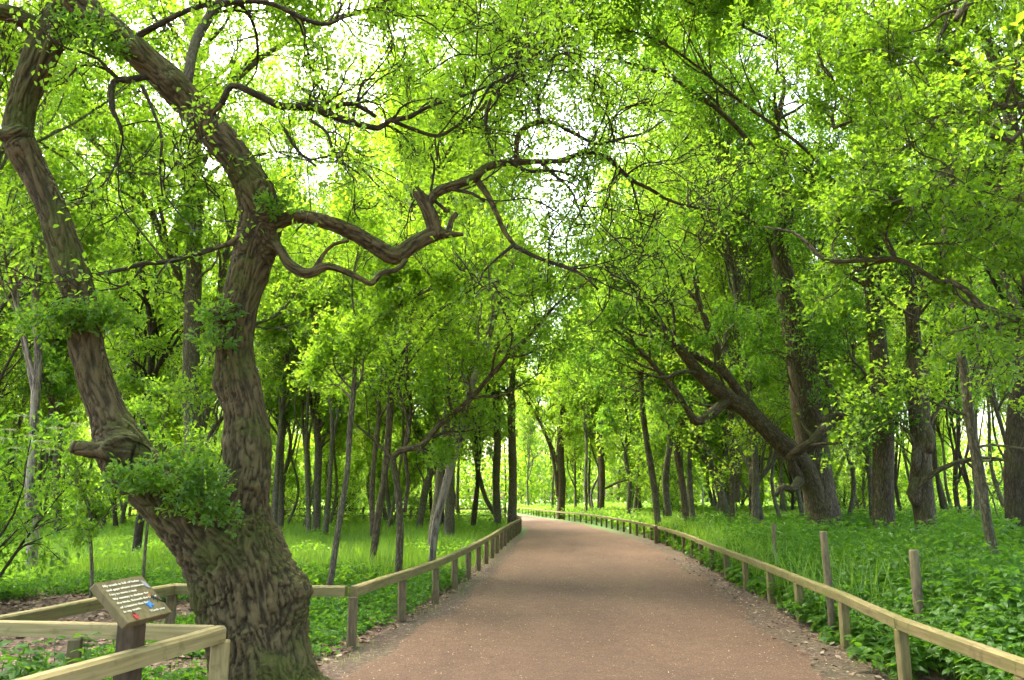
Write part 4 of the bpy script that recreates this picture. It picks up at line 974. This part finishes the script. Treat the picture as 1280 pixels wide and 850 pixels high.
def herb(name, x, y, h, nodes, size, leaf_m, fine=True, seed=0, lean=.12, up=.0, asp=.62, wide=1.):
    """upright leafy herbs (nettle, ground elder): a stem with pairs of leaves"""
    g = np.random.default_rng(seed); n = len(x); b = Buf()
    z = cover_z(x, y); h = h * g.uniform(.55, 1.15, n)
    top = np.stack([g.normal(size=n) * lean, g.normal(size=n) * lean, np.ones(n)], 1)
    base = np.stack([x, y, z - .02], 1)
    if fine:
        tt = np.linspace(0, 1, 4)[None, :, None]
        p = base[:, None] + norm(top)[:, None] * h[:, None, None] * tt
        tubes(b, p, np.full((n, 4), .0035) * wide, 3)
    az0 = g.uniform(0, 6.28, n)
    for k in range(nodes):
        f = (k + 1.) / nodes
        q = base + norm(top) * (h * (.25 + .75 * f))[:, None]
        for sgn in (0, math.pi):
            az = az0 + k * 1.57 + sgn + g.normal(size=n) * .35
            d = np.stack([np.cos(az), np.sin(az), up + g.normal(size=n) * .28], 1)
            nr = np.stack([g.normal(size=n) * .3, g.normal(size=n) * .3, np.ones(n)], 1)
            s = size * (1.15 - .6 * abs(f - .55)) * g.uniform(.7, 1.2, n)
            leaves(b, q + norm(d) * .015, d, nr, s, asp, fine, .3)
    return b

def rnd_area(n, xr, yr, cond, seed, fall=0.):
    g = np.random.default_rng(seed)
    x = g.uniform(*xr, n * 4); y = g.uniform(*yr, n * 4)
    m = (np.abs(x) < .72 * y + 2.5) & cond(x, y, outside(x, y), g.random(n * 4))
    return x[m][:n], y[m][:n]

def nz(x, y, s, k): return noise2(x * s, y * s, k)

# right of the fence: nettles
c1 = lambda x, y, o, r: (x > 0) & (o > -.12 + .25 * r) & (nz(x, y, 1.1, 50) > -.5 + .4 * (o < .3))
x, y = rnd_area(3900, (2.5, 14), (2.6, 12.5), c1, 1)
o = outside(x, y)
b = herb('n', x, y, .20 + .65 * np.clip((o + .05) / 1.4, 0, 1) + .22 * nz(x, y, .8, 51), 6, .115, LEAF_NETTLE, 2, 2)
tag(obj('nettles', b, LEAF_NETTLE, smooth=False), 'dense bed of dark green nettles behind the near right fence', 'nettles', kind='stuff')
x, y = rnd_area(9000, (3.5, 26), (12.5, 30), lambda x, y, o, r: (x > 0) & (o > -.05 + .2 * r), 3)
o = outside(x, y)
b = herb('n', x, y, .35 + .5 * np.clip(o / 1.5, 0, 1) + .28 * nz(x, y, .5, 52), 5, .14, LEAF_NETTLE, False, 4)
tag(obj('undergrowth', b, LEAF_NETTLE, smooth=False), 'green undergrowth below the oaks right of the path', 'undergrowth', kind='stuff')
x, y = rnd_area(15000, (.5, 62), (30, 92), lambda x, y, o, r: (o > .2) & (x > 0), 5)
b = herb('n', x, y, .75 + .25 * nz(x, y, .3, 53), 4, .26, LEAF_GRASS, False, 6)
x, y = rnd_area(7000, (-62, 0), (42, 92), lambda x, y, o, r: (o > .2), 7)
b2 = herb('n', x, y, .6 + .25 * nz(x, y, .3, 53), 4, .26, LEAF_GRASS, False, 8)
for vv, ff, bb in zip(b2.v, [f for f in b2.f], b2.b): pass
tag(obj('far_undergrowth', b, LEAF_GRASS, smooth=False), 'bright herbs on the distant woodland floor right of the path', 'undergrowth', kind='stuff')
tag(obj('far_herbs', b2, LEAF_GRASS, smooth=False), 'bright herbs on the distant woodland floor left of the path', 'undergrowth', kind='stuff')

# left: low plants, nettles in the corner, long grass
in_pen = lambda x, y: (x < -1.7) & (y < 9.4)
c2 = lambda x, y, o, r: (x < 0) & (o > .02 + .25 * r) & ~((x > -3.9) & (y < 8.6) & (x < -1.2) & (nz(x, y, 1.5, 61) < .25)) & ~((y < 16) & (x < -4.2) & (nz(x, y, .55, 60) < .12 - .25 * (y > 14)))
x, y = rnd_area(6500, (-13, 0), (4.4, 17), c2, 9)
b = herb('n', x, y, .16 + .10 * nz(x, y, .9, 62) + .05 * (y > 9), 3, .085, LEAF_NETTLE, True, 10, lean=.3, up=.15)
tag(obj('ground_cover_plants', b, LEAF_NETTLE, smooth=False), 'low leafy plants along the left fence', 'plants', kind='stuff')
x, y = rnd_area(330, (-4.8, -2.85), (4.2, 6.0), lambda x, y, o, r: (x < -2.75 - .5 * (y - 4.2) * 0) & (nz(x, y, 1.2, 63) > -.4) & ~((np.abs(x + 2.6) < .25) & (y > 5.4)), 11)
b = herb('n', x, y, .62, 6, .12, LEAF_NETTLE, 2, 12)
tag(obj('corner_nettles', b, LEAF_NETTLE, smooth=False), 'nettles inside the rails in front of the information board', 'nettles', kind='stuff')

def blades(x, y, h, w, seed, segs=2):
    g = np.random.default_rng(seed); n = len(x); z = cover_z(x, y)
    az = g.uniform(0, 6.28, n); s = np.stack([np.cos(az), np.sin(az), 0 * az], 1) * np.asarray(w).reshape(-1, 1) / 2
    ln = norm(np.stack([g.normal(size=n), g.normal(size=n), 0 * az], 1)); h = h * g.uniform(.5, 1.2, n)
    b0 = np.stack([x, y, z - .02], 1); k = g.uniform(.1, .45, n)
    m = b0 + ln * (h * k * .35)[:, None] + np.array([0, 0, 1]) * (h * .6)[:, None]
    tp = b0 + ln * (h * k)[:, None] + np.array([0, 0, 1]) * h[:, None]
    v = np.stack([b0 - s, b0 + s, m + s * .8, m - s * .8, tp], 1).reshape(-1, 3); o = np.arange(n)[:, None] * 5
    b = Buf(); b.add(v, o + np.array([0, 1, 2, 3])); b.f.append(o + np.array([3, 2, 4])); return b

x, y = rnd_area(80000, (-24, 0), (14.5, 44), lambda x, y, o, r: (x < 0) & (o > .1 + .3 * r) & (r > (y - 14.5) / 60) & (y > 15.5 + 1.5 * nz(x, y, .5, 70)), 13)
b = blades(x, y, .40 + .14 * nz(x, y, .6, 71) + .12 * nz(x, y, 2.3, 77), .012 + .0008 * (y - 10), 14)
tag(obj('long_grass', b, LEAF_GRASS, smooth=False), 'long fresh grass left of the path', 'grass', kind='stuff')
x, y = rnd_area(2600, (-22, 0), (14.5, 44), lambda x, y, o, r: (x < 0) & (o > .2) & (nz(x, y, .55, 79) > .12), 30)
b = herb('n', x, y, .42, 4, .13, LEAF_DEEP, False, 31, lean=.3)
tag(obj('meadow_weeds', b, LEAF_DEEP, smooth=False), 'darker weeds in clumps among the long grass left of the path', 'weeds', kind='stuff')
x, y = rnd_area(900, (3, 18), (3.5, 24), lambda x, y, o, r: (o > .5) & (nz(x, y, .7, 80) > .1), 32)
b = herb('n', x, y, 1.05, 9, .13, LEAF_NETTLE, True, 33, asp=.34, up=.2)
tag(obj('tall_weeds', b, LEAF_NETTLE, smooth=False), 'taller pale narrow-leaved weeds standing out of the nettles', 'weeds', kind='stuff')
x, y = rnd_area(26000, (3, 24), (10, 44), lambda x, y, o, r: (o > .1) & (nz(x, y, .4, 72) > -.1), 15)
b = blades(x, y, .85, .012 + .0006 * y, 16)
tag(obj('tall_grass', b, LEAF_GRASS, smooth=False), 'tall grass among the undergrowth right of the path', 'grass', kind='stuff')
x, y = rnd_area(5000, (-3.6, 0), (5.5, 40), lambda x, y, o, r: (x < 1) & (o > -.35 + .5 * r) & (nz(x, y, 1.6, 73) > .0), 17)
b = blades(x, y, .11, .007, 18)
tag(obj('verge_grass', b, LEAF_GRASS, smooth=False), 'short grass tufts at the foot of the left fence posts', 'grass', kind='stuff')

# dead leaves and pale flakes
def flakes(n, xr, yr, cond, size, seed, curl=.35, lift=.008):
    g = np.random.default_rng(seed); x, y = rnd_area(n, xr, yr, cond, seed); n = len(x); b = Buf()
    pos = np.stack([x, y, path_z(x, y) + lift * g.uniform(.2, 1.5, n)], 1)
    az = g.uniform(0, 6.28, n); d = np.stack([np.cos(az), np.sin(az), g.normal(size=n) * curl * .4], 1)
    nr = np.stack([g.normal(size=n) * curl, g.normal(size=n) * curl, np.ones(n)], 1)
    leaves(b, pos, d, nr, size * g.uniform(.5, 1.4, n), .55, False, -.1); return b
def litter_mat(name, stops):
    m, nt, out = new_mat(name); geo = nd(nt, 'NewGeometry')
    bs = nd(nt, 'BsdfPrincipled', Roughness=.8); nt.links.new(ramp(nt, geo.outputs['Random Per Island'], stops), bs.inputs['Base Color'])
    nt.links.new(bs.outputs[0], out.inputs[0]); return m
DEAD = litter_mat('dead_leaf', [(0, (.06, .03, .018)), (.5, (.15, .082, .048)), (.85, (.23, .15, .095)), (1, (.32, .24, .17))])
PALE = litter_mat('pale_flake', [(0, (.22, .15, .10)), (.5, (.34, .26, .16)), (1, (.50, .42, .27))])
b = flakes(26000, (-14, 0), (4.5, 18), lambda x, y, o, r: (o > -.1) & (x < 0), .075, 20, lift=.02)
tag(obj('leaf_litter', b, DEAD, smooth=False), 'brown dead leaves on the ground left of the path', 'litter', kind='stuff')
b = flakes(4500, (2, 8), (3.5, 22), lambda x, y, o, r: (x > 1) & (o > -.75 * r - .05) & (o < 1.2), .06, 21, lift=.015)
tag(obj('fallen_leaves', b, DEAD, smooth=False), 'brown dead leaves along the right edge of the path', 'litter', kind='stuff')
b = flakes(10000, (-3, 6), (5.2, 30), lambda x, y, o, r: (o < .2) & (r < .35 + .65 * np.clip(1 + o / 1.4, 0, 1)), .019, 22, lift=.004)
tag(obj('bud_scale_litter', b, PALE, smooth=False), 'pale specks of fallen bud scales over the gravel', 'litter', kind='stuff')
b = flakes(5000, (-3, 6), (5.2, 16), lambda x, y, o, r: (o < .2), .018, 23, lift=.004)
tag(obj('loose_grit', b, litter_mat('grit', [(0, (.08, .05, .035)), (1, (.26, .17, .12))]), smooth=False), 'small dark grit lying on the gravel', 'grit', kind='stuff')

# ------------------------------------------------------------------ fences
def rail(parent, pts, w, h, mat, topz, ch=.02, name='rail'):
    """post-and-rail: rail sections butted over the posts, chamfered top"""
    for a, b in zip(pts[:-1], pts[1:]):
        a = np.array(a, float); b = np.array(b, float); d = b - a; L = np.linalg.norm(d) - .004
        X = d / np.linalg.norm(d); Z = np.array([0, 0, 1.]); Y = np.cross(Z, X); Z = np.cross(X, Y)
        c = (a + b) / 2 + np.array([0, 0, topz - h / 2])
        hw = w / 2; hh = h / 2
        prof = [(-hw, -hh), (hw, -hh), (hw, hh - ch), (hw - ch, hh), (-hw + ch, hh), (-hw, hh - ch)]
        bf = Buf(); k = len(prof); nn = max(2, int(L / .3)); vs = []; bb = []
        s0 = random.random() * 9
        for i in range(nn + 1):
            q = (i / nn - .5) * L
            for (yy, zz) in prof:
                vs.append(c + X * q + Y * (yy + .003 * math.sin(q * 3 + s0)) + Z * (zz + .003 * math.sin(q * 2.1 + s0 * 2))); bb.append((yy * 1.2 + s0, zz * 1.2, q * .06))
        f = [(i * k + j, i * k + (j + 1) % k, (i + 1) * k + (j + 1) % k, (i + 1) * k + j) for i in range(nn) for j in range(k)]
        bf.add(vs, np.array(f), bb)
        bf.f.append(np.array([list(range(k))[::-1]])); bf.f.append(np.array([[nn * k + j for j in range(k)]]))
        loc = np.array(parent.location, np.float32); bf.v = [v - loc for v in bf.v]
        obj(name, bf, mat, parent, smooth=False, attr=True)

def post(parent, x, y, top, s, mat, yaw=0., bottom=-.25, name='post', tilt=0.):
    bf = Buf(); z0 = float(gz(x, y)) + bottom; h = top - z0
    M = np.array([[math.cos(yaw), -math.sin(yaw), 0], [math.sin(yaw), math.cos(yaw), 0], [0, 0, 1.]])
    if tilt: M = M @ np.array([[1, 0, tilt], [0, 1, tilt * .4], [0, 0, 1.]])
    box(bf, s, s, h, M, .008, (x, y, (z0 + top) / 2))
    loc = np.array(parent.location, np.float32); bf.v = [v - loc for v in bf.v]
    obj(name, bf, mat, parent, smooth=False, attr=True)

def walk(line, y0, y1, step):
    """points every `step` metres along a fence line"""
    c = catmull(np.column_stack([line, np.zeros(len(line))]), .1)
    m = (c[:, 1] >= y0) & (c[:, 1] <= y1); c = c[m]
    s = np.concatenate([[0], np.cumsum(np.linalg.norm(np.diff(c, axis=0), axis=1))])
    q = np.arange(0, s[-1], step)
    return np.stack([np.interp(q, s, c[:, 0]), np.interp(q, s, c[:, 1])], 1)

RT = .585
fr = thing('post_and_rail_fence', 'long low fence with mossy green rails curving along the right side of the path', 'fence', (3.3, 3.5, 0))
pp = walk(RIGHT, 3.45, 92, 1.87)
rail(fr, [(a, b, 0) for a, b in pp], .095, .095, WOOD_RAIL, RT, .012)
for i, (a, b) in enumerate(pp):
    post(fr, a, b, RT - .099, .09, WOOD_RAIL if i < 7 else WOOD_POST, 0, tilt=random.uniform(-.02, .02))
i = int(np.argmin(np.abs(pp[:, 1] - 30))); post(fr, pp[i][0] - .16, pp[i][1] - .3, RT + .02, .12, WOOD_POST)
LT = .64
fl = thing('post_and_rail_fence', 'low fence with pale rails and brown posts along the left side of the path', 'fence', (-1.75, 9.2, 0))
lp = walk(LEFT, 9.2, 86, 1.87)
rail(fl, [(a, b, 0) for a, b in lp], .10, .105, WOOD_RAIL, LT, .013)
for a, b in lp: post(fl, a, b, LT - .109, .10, WOOD_POST, .3, tilt=random.uniform(-.015, .015))
# rails round the oak
c0 = P(277, 771, 6.24); cx, cy = c0[0], c0[1]
fo = thing('rail_enclosure', 'new pale wooden rails boxed round the ancient oak and the information board', 'fence', (cx, cy, 0))
OT = .67
dirA = norm(np.array([[-2.50 - cx, 4.08 - cy]]))[0]
A1 = (cx + dirA[0] * 2.6 - .16, cy + dirA[1] * 2.6)
rail(fo, [(cx, cy, 0), (A1[0], A1[1], 0)], .10, .11, WOOD_NEW, OT, .02)
CB = (-4.3, 6.52)
rail(fo, [(cx - .07, cy + .03, 0), (CB[0], CB[1], 0)], .07, .11, WOOD_NEW, OT - .004, .01)
CC = (-3.85, 9.45)
rail(fo, [(CB[0], CB[1] + .08, 0), CC + (0,), (-1.83, 9.2, 0)], .10, .11, WOOD_RAIL, LT, .014)
for (a, b, s) in ((cx - .004, cy + .03, .13), (A1[0], A1[1] + .1, .11), (CB[0], CB[1], .11), (CC[0], CC[1], .10), (-3.3, 6.37, .09)):
    post(fo, a, b, (OT if s == .13 else OT) - .114, s, WOOD_NEW if s == .13 else WOOD_POST, .25)
# field fence far behind the grass
ff = thing('field_fence', 'grey two-rail field fence behind the grass under the trees on the left', 'fence', (-13, 48, 0))
fpts = [(-22 + k * 2.7, 47 + .35 * math.sin(k), 0) for k in range(9)]
rail(ff, fpts, .06, .08, WOOD_GREY, 1.0, .01); rail(ff, fpts, .06, .08, WOOD_GREY, .62, .01)
for a, b, c in fpts: post(ff, a, b + .09, 1.08, .11, WOOD_GREY)

# old stakes in the undergrowth behind the right fence
def stake(px, pt, Y, dia, label, top_tilt=.02):
    q = P(px, pt, Y); g0 = float(gz(q[0], Y)); st = thing('wooden_stake', label, 'stake', (q[0], Y, g0))
    h = q[2] - g0; bf = Buf(); p = np.array([[0, 0, -.3], [.004, 0, h * .3], [top_tilt * .5, 0, h * .7], [top_tilt, 0, h - .015], [top_tilt, 0, h]])
    tube1(bf, p, np.array([1.08, 1.02, 1, .98, .9]) * dia / 2, 12, lump=.06, seed=int(px)); obj('shaft', bf, WOOD_GREY, st, attr=True)
stake(1031, 664, 9.9, .085, 'weathered stake standing upright in the undergrowth beside the fourth near rail post', -.02)
stake(1141, 687, 8.6, .10, 'thicker weathered stake among the nettles in front of the burly oak', .01)
stake(966, 655, 15, .08, 'short far stake in the undergrowth below the broken limb of the leaning oak', .01)

# ------------------------------------------------------------------ information board
SIGN_Y = 5.35
def solve_board():
    """pose of the board so that its four corners land where the photo shows them"""
    tgt = np.array([[118, 729], [178, 718], [215, 765], [161, 779]], float)
    def proj(p):
        q = p - np.array([0, 0, CAM_Z]); w = q[..., 1] * CT + q[..., 2] * ST; u = q[..., 0] / w; v = (-q[..., 1] * ST + q[..., 2] * CT) / w
        return np.stack([640 + F * u, 425 - F * v], -1)
    def corners(a):
        x, z, yaw, tilt, roll, w, h = a
        c, s = math.cos(yaw), math.sin(yaw); X = np.array([c, s, 0]); Yh = np.array([-s, c, 0])
        U = Yh * math.cos(tilt) + np.array([0, 0, 1]) * math.sin(tilt)
        X2 = X * math.cos(roll) + np.cross(U, X) * math.sin(roll)
        o = np.array([x, SIGN_Y, z])
        return np.array([o - X2 * w / 2 + U * h / 2, o + X2 * w / 2 + U * h / 2, o + X2 * w / 2 - U * h / 2, o - X2 * w / 2 - U * h / 2]), X2, U
    a = np.array([-2.6, .72, .3, .6, 0., .34, .42]); sc_ = np.array([1, 1, 1, 1, .0, 1, 1])
    def err(a):
        e = (proj(corners(a)[0]) - tgt).ravel()
        return np.concatenate([e, [(a[5] - .36) * 12, (a[6] - .40) * 12, (a[3] - .65) * 4]])
    for it in range(60):
        e = err(a); J = np.stack([(err(a + 1e-4 * np.eye(7)[k] * sc_[k]) - e) / 1e-4 for k in range(7)], 1)
        a = a + np.linalg.lstsq(J.T @ J + 1e-3 * np.eye(7), -J.T @ e, rcond=None)[0] * sc_ * .7
    return a, corners(a), np.abs(err(a)[:8]).max()
a, (cn, BX, BU), er = solve_board()
print('board', np.round(a, 3), 'max err', er)
BN = np.cross(BX, BU); bc = cn.mean(0); bw, bh, bt = a[5], a[6], .055
sg = thing('information_board', 'small tilted wooden board with white carved lettering on a short dark post', 'sign', (bc[0], bc[1] + .03, 0))
sloc = np.array(sg.location, np.float32)
M = np.stack([BX, BU, BN], 1)
bf = Buf(); box(bf, bw, bh, bt, M, .006, bc - BN * bt / 2); bf.v = [v - sloc for v in bf.v]
board = obj('board', bf, WOOD_SIGN, sg, smooth=False, attr=True)
pc = bc - BN * (bt + .002); ptop = pc[2] - .03
bf = Buf(); ym = math.atan2(BX[1], BX[0]); Mz = np.array([[math.cos(ym), -math.sin(ym), 0], [math.sin(ym), math.cos(ym), 0], [0, 0, 1.]])
box(bf, .14, .12, ptop + .35, Mz, .008, (pc[0] + .02, pc[1] + .02, (ptop - .35) / 2)); bf.v = [v - sloc for v in bf.v]
obj('post', bf, WOOD_DARK, sg, smooth=False, attr=True)
CREAM = plain('cream_paint', (.78, .74, .58)); RED = plain('red_paint', (.52, .05, .05)); BLUE = plain('blue_paint', (.05, .22, .55)); GREYP = plain('grey_paint', (.30, .30, .30)); BLACKP = plain('black_paint', (.02, .02, .015)); ORANGE = plain('orange_paint', (.55, .16, .03))
def on_board(u, v, z=0.): return bc + BX * (u - .5) * bw + BU * (.5 - v) * bh + BN * z
def text(s, u, v, width):
    cu = bpy.data.curves.new('lettering', 'FONT'); cu.body = s; cu.size = 1.; cu.extrude = .04; cu.offset = .022
    to = bpy.data.objects.new('t', cu); COL.objects.link(to); d = bpy.context.evaluated_depsgraph_get()
    mm = bpy.data.meshes.new_from_object(to.evaluated_get(d)); bpy.data.objects.remove(to)
    n = len(mm.vertices); c = np.empty(n * 3, np.float32); mm.vertices.foreach_get('co', c); c = c.reshape(-1, 3)
    wd = c[:, 0].max() - c[:, 0].min(); k = width * bw / wd; sy = .046 * bh / .72
    c2 = on_board(u, v, .002) + (c[:, 0:1] - c[:, 0].min()) * k * BX + c[:, 1:2] * sy * BU + (c[:, 2:3] + .04) * .03 * BN
    mm.vertices.foreach_set('co', (c2 - sloc).astype(np.float32).ravel()); mm.materials.clear(); mm.materials.append(CREAM); mm.update()
    o = link('lettering', mm, board)
lines = [('My trunk is full of holes', .76), ('and gaps where creatures', .80), ('I try to warm a nest', .56), ('My canopy is shelter for', .76), ('the birds. Beneath the leaves', .86), ('of creatures that live', .61), ('in my trunk.', .36)]
for k, (s_, wd) in enumerate(lines): text(s_, .07, .145 + k * .105, wd)
text('Thank you', .56, .885, .33)
def sticker(name, mat, u, v, shape, sx, sy, rot=0.):
    bf = Buf(); k = len(shape); c, s = math.cos(rot), math.sin(rot); vs = []
    for z in (.001, .006):
        for (x, y) in shape:
            X, Y = (x * c - y * s) * sx, (x * s + y * c) * sy
            vs.append(on_board(u, v, z) + BX * X + BU * Y)
    bf.add(np.array(vs) - sloc, np.array([(i, (i + 1) % k, k + (i + 1) % k, k + i) for i in range(k)]))
    bf.f.append(np.array([[k + i for i in range(k)]])); obj(name, bf, mat, board, smooth=False)
circ = [(math.cos(t), math.sin(t)) for t in np.linspace(0, 6.283, 18)[:-1]]
sticker('beetle_motif', RED, .22, .90, circ, .020, .025, .3); sticker('beetle_motif', BLACKP, .22, .845, circ, .011, .010)
for du, dv in ((-.03, .01), (.03, .01), (0, .05)): sticker('beetle_motif', BLACKP, .22 + du, .89 + dv, circ, .005, .005)
wing = [(0, -.2), (.5, -1), (1, -.6), (.75, .1), (1.1, .9), (.4, .8), (0, .25), (-.4, .8), (-1.1, .9), (-.75, .1), (-1, -.6), (-.5, -1)]
for_b = [(x, y) for x, y in wing]
sticker('butterfly_motif', BLUE, .66, .72, for_b, .030, .026, .35)
sticker('leaf_motif', GREYP, .90, .24, [(0, -1), (.5, -.5), (.6, .1), (.3, .7), (0, 1), (-.3, .7), (-.6, .1), (-.5, -.5)], .030, .045, .7)
newt = [(-1, .12), (-.8, .3), (-.55, .18), (-.5, .5), (-.4, .5), (-.38, .16), (.1, .14), (.15, .5), (.25, .5), (.28, .1), (1.2, -.05), (.28, -.1), (.25, -.5), (.15, -.5), (.1, -.14), (-.38, -.16), (-.4, -.5), (-.5, -.5), (-.55, -.18), (-.8, -.3), (-1, -.12)]
sticker('newt_motif', BLACKP, .89, .62, newt, .055, .045, -.75)
sticker('newt_motif', ORANGE, .79, .52, circ, .012, .010)

# elder bush with cream flower heads at far left
t = Tree(500); ex, ey = -8.0, 12.3; ez = float(gz(ex, ey)); B = 12
aa = t.rng.uniform(0, 6.28, B); d0 = norm(np.stack([np.cos(aa) * .6, np.sin(aa) * .4, np.full(B, 1.)], 1))
p, r = t.level((np.stack([np.cos(aa) * .2, np.sin(aa) * .2, np.full(B, -.15)], 1), d0, t.rng.uniform(2.5, 3.5, B), np.full(B, .03)), 7, .22, .02, 6, .008)
p2, r2 = t.level(t.kids(p, r, 8, (.3, .55), lo=.15), 5, .3, .03, 4, .005)
p3, r3 = t.level(t.kids(p2, r2, 3, (.4, .7), lo=.2), 3, .3, .0, 3, .004)
cr = Buf(); t.foliage(cr, p3, 20, .11, .09, True, lo=.1, asp=.5); t.foliage(cr, p2, 22, .11, .12, True, lo=.0, asp=.5)
el = thing('elder_bush', 'elder bush with flat cream flower heads at the far left', 'bush', (ex, ey, ez))
obj('stems', t.wood, BARK_DARK, el, attr=True); obj('foliage', cr, LEAF_DEEP, el, smooth=False)
FLW = plain('cream_blossom', (.62, .62, .45))
for (px, py) in ((12, 537), (40, 545), (70, 535), (95, 530), (20, 560), (50, 552), (4, 548), (62, 562), (30, 520)):
    q = P(px, py, ey - 1.0) - np.array([ex, ey, ez]); bf = Buf(); m = 110
    aa = t.rng.uniform(0, 6.28, m); rr = .11 * np.sqrt(t.rng.random(m)); pos = q + np.stack([np.cos(aa) * rr, np.sin(aa) * rr, .02 * t.rng.random(m) - rr * .15], 1)
    dd = np.stack([np.cos(aa * 3), np.sin(aa * 3), .2 * np.ones(m)], 1)
    leaves(bf, pos, dd, np.array([0, 0, 1.]) + .2 * t.rng.normal(size=(m, 3)), .022, .9, False)
    tubes(bf, np.stack([np.array([q + [0, 0, -.09], q + [.01, 0, -.04], q])]), np.full((1, 3), .004), 3)
    obj('flower_head', bf, FLW, el, smooth=False)

# ------------------------------------------------------------------ light, sky, camera
EL, ROT = math.radians(62), math.radians(-40)      # sun high on the left behind thin cloud
w = bpy.data.worlds.new('World'); scene.world = w; w.use_nodes = True
nt = w.node_tree; nt.nodes.clear()
sky = nt.nodes.new('ShaderNodeTexSky'); sky.sky_type = 'NISHITA'; sky.sun_disc = False; sky.sun_elevation = EL; sky.sun_rotation = ROT
sky.air_density = 1.; sky.dust_density = 6.; sky.ozone_density = 0.
bg = nt.nodes.new('ShaderNodeBackground'); bg.inputs[1].default_value = .15
wo = nt.nodes.new('ShaderNodeOutputWorld'); nt.links.new(sky.outputs[0], bg.inputs[0]); nt.links.new(bg.outputs[0], wo.inputs[0])
sl = bpy.data.lights.new('sun', 'SUN'); sl.energy = 1.1; sl.angle = math.radians(35); sl.color = (1, .95, .84)
so = bpy.data.objects.new('sun', sl); COL.objects.link(so)
sd = Vector((math.sin(ROT) * math.cos(EL), math.cos(ROT) * math.cos(EL), math.sin(EL)))
so.rotation_euler = sd.to_track_quat('Z', 'Y').to_euler()

cam = bpy.data.cameras.new('camera'); cam.sensor_width = 36; cam.lens = F / 1280 * 36; cam.clip_end = 3000; cam.clip_start = .05
cobj = bpy.data.objects.new('camera', cam); COL.objects.link(cobj); cobj.location = (0, 0, CAM_Z)
cobj.rotation_euler = (math.pi / 2 + TH, 0, 0); scene.camera = cobj
vs_ = scene.view_settings; vs_.view_transform = 'Standard'; vs_.look = 'None'; vs_.gamma = 1.; vs_.exposure = 3.25
scene.render.engine = 'CYCLES'; cy = scene.cycles
cy.max_bounces = 10; cy.diffuse_bounces = 8; cy.glossy_bounces = 1; cy.transmission_bounces = 7; cy.transparent_max_bounces = 4
cy.use_adaptive_sampling = True; cy.adaptive_threshold = .03
cy.caustics_reflective = False; cy.caustics_refractive = False
cy.use_denoising = True; cy.denoiser = 'OPENIMAGEDENOISE'
print('verts', sum(len(o.data.vertices) for o in scene.objects if o.type == 'MESH'))
